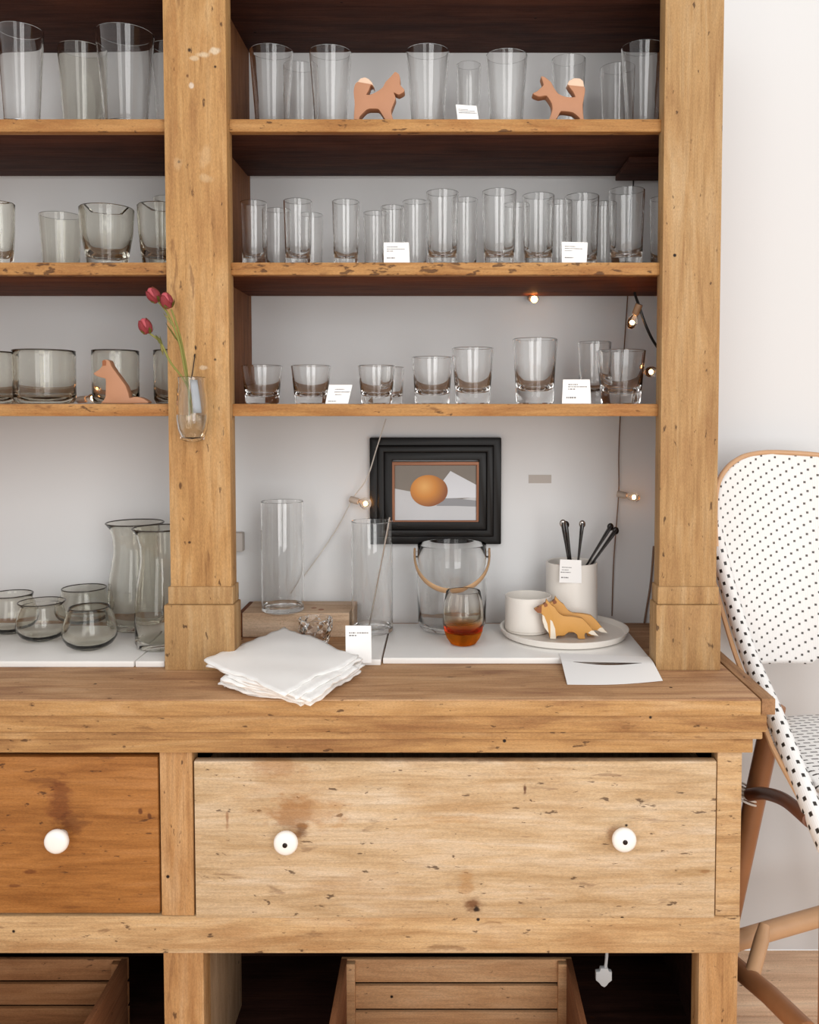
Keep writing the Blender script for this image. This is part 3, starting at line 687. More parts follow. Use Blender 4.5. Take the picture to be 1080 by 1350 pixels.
counter_glass('cylinder_vase', 'tall clear glass cylinder standing on the pale wooden block', 'vase', 'tall glass cylinders', 372, 56, 56, 661, 808, ZT, 'vase', 'clear', .0025)
vv = counter_glass('cylinder_vase', 'tall clear glass cylinder holding a thin glass rod, left of the ice bucket', 'vase', 'tall glass cylinders', 490.5, 55, 55, 687, 836, ZS, 'vase', 'clear', .0025)
c = vv[1]
p0 = Vector((c.x-.008, c.y, ZS+.0135)); p1 = P(514, 682, c.y-.005)
tag(tube('stirring_rod', [p0, p0.lerp(p1, .5), p1], .0022, M['silver'], None, 8), 'thin pale stirring rod leaning in the tall glass cylinder', 'rod')
# faceted little glass behind the napkins
q = PZ(416, 858, ZC); Y = q.y+.02; c = P(416, 815, Y); rt = 23*Y/FPX
bm = bmesh.new(); hh = c.z-ZC; n = 9
prof = [(0, 0), (rt*.55, 0), (rt*.8, hh*.3), (rt*1.02, hh*.62), (rt, hh), (rt-.003, hh), (rt*.95, hh*.62), (rt*.68, hh*.34), (rt*.4, hh*.2), (0, hh*.18)]
rings = []
for k, (r, z) in enumerate(prof):
    rings.append([bm.verts.new((c.x+r*math.cos(2*math.pi*(i+.5*(k % 2))/n), Y+r*math.sin(2*math.pi*(i+.5*(k % 2))/n), ZC+e+z)) for i in range(n)] if r > 0 else [bm.verts.new((c.x, Y, ZC+e+z))])
for a, b_ in zip(rings, rings[1:]):
    for i in range(n):
        j = (i+1) % n
        if len(a) == 1: bm.faces.new((a[0], b_[i], b_[j]))
        elif len(b_) == 1: bm.faces.new((a[i], a[j], b_[0]))
        else: bm.faces.new((a[i], a[j], b_[i])); bm.faces.new((a[j], b_[j], b_[i]))
tag(finish('faceted_glass', bm, M['clear'], None), 'small faceted clear glass standing behind the napkin stack', 'glass')
card('white price card beside the napkin stack, in front of the tall cylinder', [(455, 827), (489, 827), (490, 875), (456, 875)], PZ(472, 875, ZS).y+.004, ZS+e, .1, [(.14, .4, .18, .03), (.45, .9, .18, .03), (.14, .42, .25, .03)])
# napkins: a loose stack of folded squares
def napkin(label, corners, z, th, sag, seed, k_=0):
    # corners: photo pixels of the four corners at this height (left, far, right, near)
    cs = [PZ(px, py, z) for px, py in corners]; rnd = random.Random(seed); n = 26
    bm = bmesh.new(); rows_t = []; rows_b = []
    ph = [rnd.uniform(0, 6.28) for _ in range(2)]+[1.0, 2.2, .5, 0]
    for j in range(n+1):
        rt_, rb_ = [], []
        for i in range(n+1):
            u, v = i/n, j/n
            du = (.014*math.sin(9*v+ph[0])+.005*math.sin(37*v+ph[1]))*(1 if i in (0, n) else .3); dv = (.014*math.sin(8*u+ph[1])+.005*math.sin(33*u+ph[0]))*(1 if j in (0, n) else .3)
            uu, vv_ = u+du, v+dv
            p = (cs[0]*(1-uu)+cs[1]*uu)*(1-vv_)+(cs[3]*(1-uu)+cs[2]*uu)*vv_
            edge = max(abs(u-.5), abs(v-.5))*2
            w = .0012*math.sin(14*u+ph[2])*math.sin(11*v+ph[3])+(.0022*math.sin(10*(u+v)+ph[4])+.0008*math.sin(41*u+29*v+k_*.9))*edge**4
            d = sag*(max(0, edge-.45)**2)
            zz = p.z+w-d
            rt_.append(bm.verts.new((p.x, p.y, zz+th/2))); rb_.append(bm.verts.new((p.x, p.y, zz-th/2)))
        rows_t.append(rt_); rows_b.append(rb_)
    for j in range(n):
        for i in range(n):
            bm.faces.new((rows_t[j][i], rows_t[j][i+1], rows_t[j+1][i+1], rows_t[j+1][i])); bm.faces.new((rows_b[j][i], rows_b[j+1][i], rows_b[j+1][i+1], rows_b[j][i+1]))
    per = [(0, i) for i in range(n)]+[(j, n) for j in range(n)]+[(n, i) for i in range(n, 0, -1)]+[(j, 0) for j in range(n, 0, -1)]
    for (a, b_), (a2, b2) in zip(per, per[1:]+per[:1]):
        bm.faces.new((rows_t[a][b_], rows_t[a2][b2], rows_b[a2][b2], rows_b[a][b_]))
    o = finish('linen_napkin', bm, M['linen'], None, smooth='full')
    return tag(o, label, 'napkin', 'stack of folded white linen napkins')
NS = 8
ordn = ['lowest', 'second lowest', 'third lowest', 'fourth lowest', 'fourth from the top of', 'third from the top of', 'second from the top of', 'topmost']
for k in range(NS):
    f = k/(NS-1); z = ZC+.0075+k*.0055
    if k == NS-1: cs = [(267, 869), (376, 825), (474, 864), (374, 912)]
    elif k == NS-2: cs = [(273, 877), (378, 835), (478, 868), (392, 918)]
    else:
        j1, j2 = random.Random(k*3).uniform(-8, 8), random.Random(k*5+1).uniform(-6, 6)
        cs = [(290+j1, 904-f*18), (382+j2, 849-f*12), (480-abs(j1), 881-f*8+j2), (405+j2*1.5, 926-f*8)]
    if k < 6 : lab = f'folded white linen napkin, {ordn[k]} the stack on the counter' if 'from' in ordn[k] else f'folded white linen napkin, {ordn[k]} in the stack on the counter'
    elif k == 6: lab = 'folded white linen napkin directly under the topmost one of the stack'
    else: lab = 'topmost white linen napkin of the stack, its corner drooping left'
    napkin(lab, cs, z, .0036, .014, k*7+1, k)
# ice bucket with strap handle
o, c, rt, rb, hh = counter_glass('ice_bucket', 'large clear glass ice bucket with a tan strap handle', 'ice bucket', None, 596, 92, 90, 717, 834, ZS, 'bucket', 'clear', .002)
pts = []; zr = c.z+hh-.03
for i in range(25):
    a = math.pi*i/24; s, cc = math.sin(a), math.cos(a)
    pts.append(Vector((c.x-(rt+.007)*cc, c.y-(rt+.0065)*s*.999, zr-.075*s)))
tube('handle', [Vector((pts[0].x, pts[0].y, zr+.018))]+pts+[Vector((pts[-1].x, pts[-1].y, zr+.018))], .0105, M['strap'], o, 8, .28)
for sx in (-1, 1):
    lathe('lug', [(0, -.006), (.008, -.006), (.009, 0), (.008, .006), (0, .006)], (c.x+sx*(rt+.004), c.y, zr+.002), M['clear'], o, 14, axis=Matrix.Rotation(math.pi/2, 3, 'Y'))
# amber stemless glass
q = stand(611, 852, ZS); Y = q.y+.02; hgt = P(611, 779, Y).z-ZS
o, c, rt, rb, hh = counter_glass('amber_glass', 'stemless glass with amber base fading to clear, in front of the ice bucket', 'glass', None, 611, 46, 55, 779, 853, ZS, 'egg', amber_mat(hgt), .0022)
# plate, cup, animals on the plate, pot and spoons
pl_, pr_ = PZ(657, 832, ZS+.018), PZ(832, 832, ZS+.018)
pf = PZ(745, 859, ZS); pb = PZ(745, 806, ZS+.018)
pc = Vector((.307, 2.232, ZS+e)); R = .163
prof = [(0, .002), (R*.86, .002), (R*.9, 0), (R*.955, .004), (R, .020), (R-.003, .0205), (R-.006, .019), (R*.93, .0085), (R*.90, .0065), (0, .0065)]
tag(lathe('plate', prof, pc, M['ceramic'], None, 64), 'large white rimmed ceramic plate holding the cup and ochre animals', 'plate')
zp = pc.z+.0068
q = PZ(697, 831, zp); Rc = 30.5*q.y/FPX; Yc = q.y+Rc
Yc = pc.y+.012; c = P(696.5, 784, Yc); hc = c.z-zp
prof = [(0, 0), (Rc-.006, 0), (Rc-.003, .002), (Rc-.003, .006), (Rc, .008), (Rc, hc-.001), (Rc-.0015, hc), (Rc-.003, hc-.001), (Rc-.0035, .012), (Rc-.01, .008), (0, .008)]
tag(lathe('cup', prof, (c.x, Yc, zp), M['ceramic'], None, 48), 'short white ceramic cup standing on the plate', 'cup')
dogF = [(132, 390), (180, 362), (235, 335), (268, 310), (276, 270), (300, 300), (345, 345), (375, 365), (420, 430), (480, 468), (600, 478), (700, 498), (755, 550), (800, 600), (830, 640), (892, 702), (810, 690), (742, 668), (728, 700), (735, 738), (655, 738), (640, 690), (600, 662), (545, 655), (490, 695), (400, 705), (388, 738), (320, 738), (308, 680), (255, 605), (228, 520), (226, 445), (172, 428)]
tips = [('tail_tip', [(805, 640), (832, 640), (894, 703), (812, 690), (770, 668)], 'white_wood', .0006), ('chest_patch', [(228, 450), (250, 470), (285, 560), (300, 650), (300, 668), (255, 606), (228, 520)], 'white_wood', .0006), ('leg_patch', [(320, 510), (345, 530), (378, 620), (388, 739), (320, 739), (322, 640)], 'white_wood', .0006),
        ('muzzle', [(132, 389), (180, 361), (220, 345), (216, 430), (172, 429)], 'ochre_dark', .0006), ('ear', [(240, 330), (270, 310), (290, 330), (285, 352), (252, 362)], 'ochre_dark', .0006)]
yF = PZ(745, 842, zp).y-.008
animal('wooden_dog', 'front ochre wooden dog with white chest and tail tip, standing on the plate', 'small carved wooden animals', dogF, tips, 690, 760, 9, yF, zp+e, .014, 'ochre')
animal('wooden_dog', 'rear ochre wooden dog half hidden behind its twin on the plate', 'small carved wooden animals', dogF, [tips[0], tips[4]], 702, 754, 9, yF+.028, zp+e, .014, 'ochre')
q = PZ(754, 816, ZS); Rp = 34*q.y/FPX; c = P(754, 740, 2.30); Yp = pc.y+.072
Rp = 34*Yp/FPX; c = P(754, 740, Yp); hp = c.z-zp
prof = [(0, 0), (Rp-.003, 0), (Rp, .003), (Rp, hp-.002), (Rp-.002, hp), (Rp-.005, hp-.002), (Rp-.005, .01), (0, .008)]
pot = tag(lathe('utensil_pot', prof, (c.x, Yp, zp), M['ceramic'], None, 48), 'tall white ceramic pot holding dark spoons', 'pot')
zr = zp+hp
def spoon(label, top, base_dx, base_dy, r=.0042, tip='silver'):
    a = Vector((c.x+base_dx, Yp+base_dy, zp+.014)); b_ = P(top[0], top[1], Yp+base_dy)
    root = empty('spoon', a, label, 'spoon', 'dark spoons in the white pot')
    d = b_-a; pts = [a+d*t for t in (0, .3, .6, .8, .9, .96, 1.0)]
    tube('handle', pts, [.0036, .0038, .0046, .0068, .0086, .0092, .0078], M['spoon'], root, 10, .6)
    bm = bmesh.new(); bmesh.ops.create_uvsphere(bm, u_segments=12, v_segments=8, radius=.0088)
    for v in bm.verts: v.co = Vector((v.co.x, v.co.y*.62, v.co.z*1.2))+b_-d.normalized()*.004
    finish('tip', bm, M[tip], root, smooth='full')
spoon('leftmost dark spoon with a silvery tip in the white pot', (742, 688), .012, -.034)
spoon('second dark spoon from the left, just behind the leftmost, in the white pot', (746, 690), .016, -.021, tip='spoon')
spoon('upright dark spoon with a silvery tip in the middle of the white pot', (768, 689), .000, -.007)
spoon('thin dark spoon leaning right, left of the rightmost spoon in the pot', (806, 693), -.044, .019, tip='spoon')
spoon('rightmost dark spoon leaning far right in the white pot', (813, 698), -.050, .006, tip='spoon')
card('small white price card stuck to the rim of the white pot', [(738.5, 737.5), (766.5, 738.5), (767, 769), (737.5, 768)], Yp-Rp-.0022, 0, 0.0, [(.1, .55, .32, .03), (.1, .4, .43, .03), (.05, .5, .53, .035), (.08, .4, .75, .05)], ground_it=False)
# folded paper card over the edge of the board
L0 = PZ(737, 861, ZS+.002); R0 = PZ(856, 866, ZS+.002); L1 = PZ(748, 902, ZC+.002); R1 = PZ(874, 897, ZC+.002)
bm = bmesh.new(); nu, nv = 24, 10; g = []
for j in range(nv+1):
    row = []
    for i in range(nu+1):
        u, v = i/nu, j/nv
        if j == 3: v = .34
        if j == 4: v = .36+.09*max(0, math.sin(math.pi*(i-3)/(nu-6)))
        p = (L0*(1-u)+R0*u)*(1-v)+(L1*(1-u)+R1*u)*v
        p.y -= .012*math.sin(math.pi*u)*v**2
        tz = max(0, (v-.30)/.70); p.z = (ZS+.0016)*(1-tz)+(ZC+.0012)*tz+.003*math.sin(math.pi*u)*tz*(1-tz)*2
        row.append(bm.verts.new(p))
    g.append(row)
for j in range(nv):
    for i in range(nu):
        if j == 3 and 3 <= i < nu-3: continue
        bm.faces.new((g[j][i], g[j][i+1], g[j+1][i+1], g[j+1][i]))
r_ = bmesh.ops.extrude_face_region(bm, geom=list(bm.faces)); bmesh.ops.translate(bm, verts=[v for v in r_['geom'] if isinstance(v, bmesh.types.BMVert)], vec=(0, 0, .0006))
tag(finish('paper_card', bm, M['paper'], None, smooth=True), 'white paper card with a slot, lying over the edge of the long stone board', 'card')

# ------------------------------------------------------------------ on the wall
YF = YW-.028
f0, f1 = P(487, 577, YF), P(661, 718, YF)
fr = empty('picture_frame', ((f0.x+f1.x)/2, YF+.012, f1.z), 'small painting of an orange in a deep black moulded frame', 'picture')
def ring(name, a, b_, wid, y0, y1, mat, parent, bev=.002):
    # a mitred frame between outer rectangle a..b_ and that rectangle inset by wid
    x0, x1, z0, z1 = a[0], b_[0], b_[1], a[1]
    bm = bmesh.new()
    o_ = [(x0, z0), (x1, z0), (x1, z1), (x0, z1)]; i_ = [(x0+wid, z0+wid), (x1-wid, z0+wid), (x1-wid, z1-wid), (x0+wid, z1-wid)]
    vf = [bm.verts.new((x, y0, z)) for x, z in o_]; vi = [bm.verts.new((x, y0, z)) for x, z in i_]
    wf = [bm.verts.new((x, y1, z)) for x, z in o_]; wi = [bm.verts.new((x, y1, z)) for x, z in i_]
    for k in range(4):
        l = (k+1) % 4
        bm.faces.new((vf[k], vf[l], vi[l], vi[k])); bm.faces.new((wf[k], wi[k], wi[l], wf[l]))
        bm.faces.new((vf[k], wf[k], wf[l], vf[l])); bm.faces.new((vi[k], vi[l], wi[l], wi[k]))
    bmesh.ops.recalc_face_normals(bm, faces=bm.faces)
    bmesh.ops.bevel(bm, geom=[e_ for e_ in bm.edges if e_.calc_face_angle(0) > .5], offset=bev, segments=2, affect='EDGES', profile=.5)
    return finish(name, bm, mat, parent, smooth=True)
k = YF/FPX
ring('outer_moulding', (f0.x, f0.z), (f1.x, f1.z), 11*k, YF+.004, YW-.002, M['black'], fr, .003)
i1 = lambda d: ((f0.x+d*k, f0.z-d*k), (f1.x-d*k, f1.z+d*k))
ring('middle_moulding', *i1(10.5), 9*k, YF-.004, YW-.003, M['black'], fr, .004)
ring('inner_moulding', *i1(19), 11*k, YF+.005, YW-.004, M['black'], fr, .003)
w0, w1 = P(515.5, 608.5, YF+.01), P(633, 691, YF+.01)
ring('copper_lip', (w0.x, w0.z), (w1.x, w1.z), 5*k, YF+.007, YW-.005, M['copper'], fr, .0012)
cx0, cx1, cz1, cz0 = P(519, 0, YF+.012).x, P(630, 0, YF+.012).x, P(0, 612, YF+.012).z, P(0, 687, YF+.012).z
M['paint_bg'] = plain('painted_brown_grey', '7d746a', .5, var=.15); M['paint_cloth'] = plain('painted_white_cloth', 'c4c4c6', .5, var=.05)
M['paint_fold'] = plain('painted_white_fold', 'd8dadf', .5, var=.04); M['paint_shadow'] = plain('painted_grey_shadow', '8d8d90', .5)
m, nt, b = newmat('painted_orange'); tc = N(nt, 'ShaderNodeTexCoord')
mp = mapping(nt, tc.outputs['Object'], (28, 1, 30), (.35, 0, -.35)); ln = N(nt, 'ShaderNodeVectorMath', operation='LENGTH'); nt.links.new(mp, ln.inputs[0])
r = N(nt, 'ShaderNodeValToRGB'); nt.links.new(maprange(nt, ln.outputs['Value'], 0, 1.7), r.inputs[0])
ee = r.color_ramp.elements; ee[0].color = lin('e6ac60'); ee[1].color = lin('8a4c1c'); ee[1].position = 1; qq = ee.new(.5); qq.color = lin('cf8630')
nt.links.new(r.outputs[0], b.inputs['Base Color']); M['paint_orange'] = m
box('canvas', (cx0, YF+.014, cz0), (cx1, YF+.018, cz1), M['paint_bg'], fr, 0)
def paint(name, pts, mat, off):
    extrude_outline(name, [P(x, y, YF+.014-off) for x, y in pts], off, M[mat], fr)
paint('painted_cloth', [(519.5, 644), (541, 648), (582, 662), (629.5, 655), (629.5, 686.5), (519.5, 686.5)], 'paint_cloth', .0004)
paint('painted_fold', [(584, 634), (594, 621), (629.5, 640), (629.5, 656), (586, 657)], 'paint_fold', .0006)
paint('painted_shadow', [(575, 667), (586, 657), (600, 657), (629.5, 660), (629.5, 668), (600, 667)], 'paint_shadow', .0008)
paint('painted_orange', [(565+(25.5 if a < 5 or a > 31 else 24)*math.cos(math.radians(a*10)), 647-20.8*math.sin(math.radians(a*10))) for a in range(36)], 'paint_orange', .0010)
a, b_ = P(697, 626, YW), P(727, 637, YW)
tag(box('wall_label', (a.x, YW-.0012, b_.z), (b_.x, YW-.0002, a.z), M['tape'], None, 0), 'small grey torn paper label stuck to the wall right of the painting', 'label')
a, b_ = P(296, 702, YW-.02), P(321, 727, YW-.02)
tag(box('wall_bracket', (a.x, YW-.03, b_.z), (b_.x, YW-.0002, a.z), M['tape'], None, .004), 'small grey wall bracket showing beside the left post above the block', 'bracket')

# ------------------------------------------------------------------ string lights
def bulb(root, base, direction, r=.013, sock='socket_w', on=True):
    d = Vector(direction).normalized(); q = d.to_track_quat('Z', 'Y').to_matrix()
    s = lathe('socket', [(0, 0), (.0085, 0), (.009, .004), (.009, .022), (.0075, .026), (0, .026)], base, M[sock], root, 16, axis=q)
    g = lathe('bulb', [(0, .026), (.006, .026), (.0075, .030), (r*.95, .040), (r, .047), (r*.85, .055), (r*.45, .0605), (0, .062)], base, M['bulbglass'], root, 20, axis=q, smooth='full')
    if on:
        bm = bmesh.new(); bmesh.ops.create_uvsphere(bm, u_segments=10, v_segments=8, radius=.0042); cpt = Vector(base)+d*.046
        bmesh.ops.translate(bm, verts=bm.verts, vec=cpt); finish('filament', bm, M['filament'], g, smooth='full')
YL = YW-.02
sl = empty('string_light', P(480, 640, YL), 'white cord with one glowing bulb hanging left of the painting', 'string light', 'strings of small bulbs')
tube('cord', spline([P(509, 552, YL-.02), P(497, 590, YL-.026), P(484, 630, YL-.030), P(466, 656, YL-.012), P(447, 692, YL), P(420, 733, YL), P(384, 782, YL+.008)]), .0017, M['cable_w'], sl, 7)
bulb(sl, P(462, 658, YL-.014), (1, -.35, -.25), .0165)
sr = empty('string_light', P(815, 650, YL), 'thin brown cord with one glowing bulb hanging behind the pot and spoons', 'string light', 'strings of small bulbs')
tube('cord', spline([P(828, 385, YW-.006), P(823, 460, YW-.006), P(818, 545, YW-.006), P(816, 600, YL), P(816, 645, YL-.004), P(813, 690, YL), P(809, 745, YL+.006), P(807, 812, YL+.008)]), .0016, M['cable_t'], sr, 7)
bulb(sr, P(814, 651, YL-.01), (1, -.45, -.18), .0125)
sb = empty('string_light', P(842, 405, 2.12), 'black cord with one tan-socketed bulb hanging at the right post below the middle shelf', 'string light', 'strings of small bulbs')
tube('cord', spline([P(837, 386, 2.13), P(839, 393, 2.12), P(843, 404, 2.11), P(850, 425, 2.11), P(860, 447, 2.12), P(874, 468, 2.14)]), .0034, M['cable_b'], sb, 8)
bulb(sb, P(843, 401, 2.105), (-.32, .35, -1), .0125, 'socket_b')
tube('cord_upper', spline([P(836, 226, YL), P(834, 260, YL), P(831, 300, YL), P(829, 335, YL)]), .002, M['cable_b'], sb, 7)
s2 = empty('string_light', P(700, 390, YL), 'single small bulb glowing on the wall just under the middle shelf', 'string light', 'strings of small bulbs')
bulb(s2, P(699, 393, YL-.006), (.1, -.8, -.15), .0095)
s3 = empty('string_light', P(115, 520, YL), 'glowing bulb lying behind the sitting fox on the lower left shelf', 'string light', 'strings of small bulbs')
bulb(s3, Vector((P(103, 520, 2.28).x, 2.28, S[2]+.012)), (1, -.3, .1), .012)
tube('cord', spline([Vector((P(103, 520, 2.28).x, 2.28, S[2]+.010)), Vector((P(60, 520, 2.30).x, 2.30, S[2]+.004)), Vector((P(-20, 520, 2.30).x, 2.30, S[2]+.004))]), .0017, M['cable_w'], s3, 7)
s4 = empty('string_light', P(860, 480, 2.2), 'bulb half hidden by the right post beside the wide heavy tumbler', 'string light', 'strings of small bulbs')
bulb(s4, P(882, 488, 2.2), (-1, -.1, -.1), .0135)
tag(tube('power_cord', spline([P(862, 720, YW-.012), P(858, 768, YW-.01), P(853, 800, YW-.01), P(848, 832, YW-.012)]), .0028, M['cable_t'], None, 8), 'short brown power cord against the wall beside the right post', 'cord')

# ------------------------------------------------------------------ bud vase on the left post
vy = YH-.0365; vc = P(254, 583, vy); vt = P(251, 497, vy); Rv = 20.5*vy/FPX; hv = vt.z-vc.z
prof = [(0, 0), (Rv*.45, .001), (Rv*.72, .006), (Rv*.92, hv*.2), (Rv, hv*.36), (Rv*.99, hv*.6), (Rv*.86, hv*.88), (Rv*.88, hv-.001), (Rv*.88-.001, hv), (Rv*.86-.002, hv-.001), (Rv*.84-.002, hv*.88), (Rv*.97-.002, hv*.6), (Rv*.98-.002, hv*.36), (Rv*.88-.002, hv*.2), (Rv*.6, .012), (0, .009)]
bud = tag(lathe('bud_vase', prof, (vc.x, vy, vc.z), M['clear'], None, 36, smooth=True), 'small clear glass bud vase with water hung on the left post', 'vase')
hw = hv*.42
lathe('water', [(0, .0098), (Rv*.58, .0125), (Rv*.875-.002, hv*.2), (Rv*.975-.0022, hv*.36), (Rv*.975-.0022, hw), (0, hw)], (vc.x, vy, vc.z), M['water'], bud, 36)
bm = bmesh.new(); cols = []
for j in range(7):
    v = j/6; row = []
    for i in range(5):
        u = i/4; ang = math.radians(-82+u*30+v*12); zz = vc.z+hv*(.95-.5*v)
        rr = Rv*(.88+.12*min(1, v*1.6))+.0008
        row.append(bm.verts.new((vc.x+rr*math.cos(ang), vy+rr*math.sin(ang), zz)))
    cols.append(row)
for j in range(6):
    for i in range(4): bm.faces.new((cols[j][i], cols[j][i+1], cols[j+1][i+1], cols[j+1][i]))
bmesh.ops.solidify(bm, geom=list(bm.faces), thickness=.0004)
finish('label', bm, M['label'], bud, smooth='full')
tube('hook', spline([P(256, 470, YH-.0015), P(257, 468, YH-.006), P(254, 490, YH-.008), P(252, 500, YH-.006)]), .0012, M['iron'], bud, 6)
def rosebud(label, stem_px, head, size, tilt):
    pts = [P(x, y, yy) for x, y, yy in stem_px]; root = empty('rosebud', pts[0], label, 'flower', 'rosebuds in the bud vase')
    tube('stem', spline(pts), [.0019, .0021, .0024, .0022, .002], M['stem'], root, 7)
    h = P(head[0], head[1], head[2]); q = Vector(tilt).normalized().to_track_quat('Z', 'Y').to_matrix()
    s = size
    core = lathe('bud', [(0, -s*.9), (s*.45, -s*.8), (s*.62, -s*.35), (s*.66, 0), (s*.55, s*.5), (s*.32, s*.9), (0, s*1.05)], h, M['petal'], root, 14, axis=q, smooth='full')
    for k in range(4):
        bm = bmesh.new(); a0 = k*math.pi/2+.4; g = []
        for j in range(6):
            v = j/5; row = []
            for i in range(5):
                u = i/4-.5; ang = a0+u*1.9*(1-.55*v); zz = -s*.9+s*(1.75+.12*(k % 2))*v*(1-.10*abs(u)*2*v)
                rr = s*(.30+.44*math.sin(math.pi*(.15+.66*v)))*(1.02+.06*k)
                row.append(bm.verts.new(q@Vector((rr*math.cos(ang), rr*math.sin(ang), zz))+h))
            g.append(row)
        for j in range(5):
            for i in range(4): bm.faces.new((g[j][i], g[j][i+1], g[j+1][i+1], g[j+1][i]))
        bmesh.ops.solidify(bm, geom=list(bm.faces), thickness=.0005)
        finish('petal', bm, M['petal2' if k in (1, 2) else 'petal'], root, smooth='full')
    for k in range(5):
        a0 = k*1.257; bm = bmesh.new(); g = []
        for j in range(4):
            v = j/3; rr = s*(.42+.52*math.sin(v*1.7))
            row = [bm.verts.new(q@Vector((rr*math.cos(a0+w_*(1-v*.9)), rr*math.sin(a0+w_*(1-v*.9)), -s*.98+s*.75*v))+h) for w_ in (-.45, 0, .45)]
            g.append(row)
        for j in range(3):
            for i in range(2): bm.faces.new((g[j][i], g[j][i+1], g[j+1][i+1], g[j+1][i]))
        bmesh.ops.solidify(bm, geom=list(bm.faces), thickness=.0004)
        finish('sepal', bm, M['leaf' if k % 2 else 'stem'], root, smooth='full')
    return root
yv = vy
r1 = rosebud('rosebud highest on the left of the three, nodding over the shelf edge', [(254, 545, yv-.001), (244, 490, yv-.004), (236, 450, yv-.004), (222, 415, yv-.006), (209, 398, yv-.006)], (203, 389, yv-.006), .0175, (-.5, -.3, .75))
r2 = rosebud('rosebud against the left post, right of the highest pair', [(250, 548, yv+.010), (247, 495, yv+.008), (240, 455, yv+.006), (233, 428, yv-.004), (226, 408, yv-.006)], (220, 396, yv-.012), .0175, (-.25, -.4, .85))
r3 = rosebud('lowest rosebud, leaning furthest left out of the bud vase', [(260, 545, yv-.012), (245, 505, yv-.012), (225, 478, yv-.006), (212, 452, yv-.008), (198, 440, yv-.008)], (192, 430, yv-.008), .0175, (-.3, -.25, .9))
def leaf(root, a, b_, w, mat='leaf'):
    a, b_ = Vector(a), Vector(b_); d = b_-a; sd = d.cross(Vector((0, 1, 0))).normalized(); bm = bmesh.new()
    L = [a+d*t for t in (0, .3, .6, 1)]; ws = (0.2, 1, .8, .05)
    l = [bm.verts.new(p+sd*w*k) for p, k in zip(L, ws)]; m_ = [bm.verts.new(p+Vector((0, -w*.4, 0))) for p in L]; r_ = [bm.verts.new(p-sd*w*k) for p, k in zip(L, ws)]
    for i in range(3): bm.faces.new((l[i], l[i+1], m_[i+1], m_[i])); bm.faces.new((m_[i], m_[i+1], r_[i+1], r_[i]))
    bmesh.ops.solidify(bm, geom=list(bm.faces), thickness=.0004); finish('leaf', bm, M[mat], root, smooth='full')
leaf(r2, P(232, 434, yv-.004), P(215, 412, yv-.012), .003); leaf(r3, P(214, 455, yv-.008), P(205, 441, yv-.014), .004, 'stem'); leaf(r3, P(215, 468, yv-.008), P(211, 443, yv-.004), .0035, 'leaf'); leaf(r1, P(236, 452, yv-.004), P(218, 425, yv-.002), .002, 'stem')

# ------------------------------------------------------------------ crates under the drawers
def crate(label, x0, x1, yb, ztop, depth, mat, t=.011, slat_h=.052, gap=.009, n=3):
    h = n*slat_h+(n-1)*gap; z0 = ztop-h; yf = yb-depth
    root = empty('slatted_crate', ((x0+x1)/2, (yb+yf)/2, z0), label, 'crate', 'slatted wooden crates')
    for k in range(n):
        za = ztop-k*(slat_h+gap)
        box('slat', (x0, yb, za-slat_h), (x1, yb+t, za), mat, root, .0015)
        box('slat', (x0, yf-t, za-slat_h), (x1, yf, za), mat, root, .0015)
    for xx in (x0, x1-.014): box('end_board', (xx, yf, z0), (xx+.014, yb, ztop+.002), M['crate_y'], root, .0015)
    for xx in (x0+.014, x1-.034): box('corner_post', (xx, yb-.016, z0), (xx+.02, yb-.0002, ztop-.002), mat, root, .001)
    nb = 5; w = (depth-.01)/nb
    for k in range(nb): box('base_board', (x0+.0145, yf+k*w+.004, z0), (x1-.0145, yf+(k+1)*w, z0+.009), mat, root, .001)
    return root, z0
def crate_at(label, pl, pr, yb, mat):
    zt = zat(1265, yb); n = 3; h = zt
    sh = (zt-.0145-2*.009)/3
    return crate(label, P(pl, 1265, yb).x, P(pr, 1265, yb).x, yb, zt, .36, mat, slat_h=sh, gap=.009)
crate_at('pale slatted wooden crate under the big right drawer', 450, 754, 2.06, M['crate'])
crate_at('brown slatted wooden crate under the left drawer', -150, 168, 2.08, M['crate_dark'])
pc_ = empty('hanging_plug', P(797, 1302, 1.90), 'grey plastic plug hanging on a short cord below the rail', 'plug')
tube('cord', [P(801, 1240, 1.90), P(800, 1262, 1.90), P(798, 1280, 1.90)], .0035, M['grey_plastic'], pc_, 8)
pts = []
for (x, y) in [(792, 1277), (802, 1277), (803, 1281), (807, 1282), (807, 1293), (803, 1296), (800, 1300), (797, 1302), (793, 1300), (790, 1296), (786, 1293), (786, 1282), (791, 1281)]: pts.append(P(x, y, 1.895))
extrude_outline('plug_body', pts, .012, M['grey_plastic'], pc_, bev=.0015)

# ------------------------------------------------------------------ bistro stool
k22 = 2.2/FPX
W1 = weave('woven_white_resin_back', (8.1*k22, 4.9*k22), (3.6*k22, -12.1*k22), (1.45*k22, 1.45*k22), ink='4c4845')
W2 = weave('woven_white_resin_strip', (.0205, .0165), (.0205, -.0165), (.0047, .0045), ink='241e1a')
W3 = weave('woven_white_resin_seat', (.024, .004), (.006, -.016), (.0075, .0022))
cxs = .875; sc0 = PZ(1060, 945, 0)
ZSEAT = zat(962, 2.02)
stool = empty('bistro_stool', (cxs, 1.95, 0), 'rattan bistro bar stool with white woven back and seat, beside the hutch', 'stool')
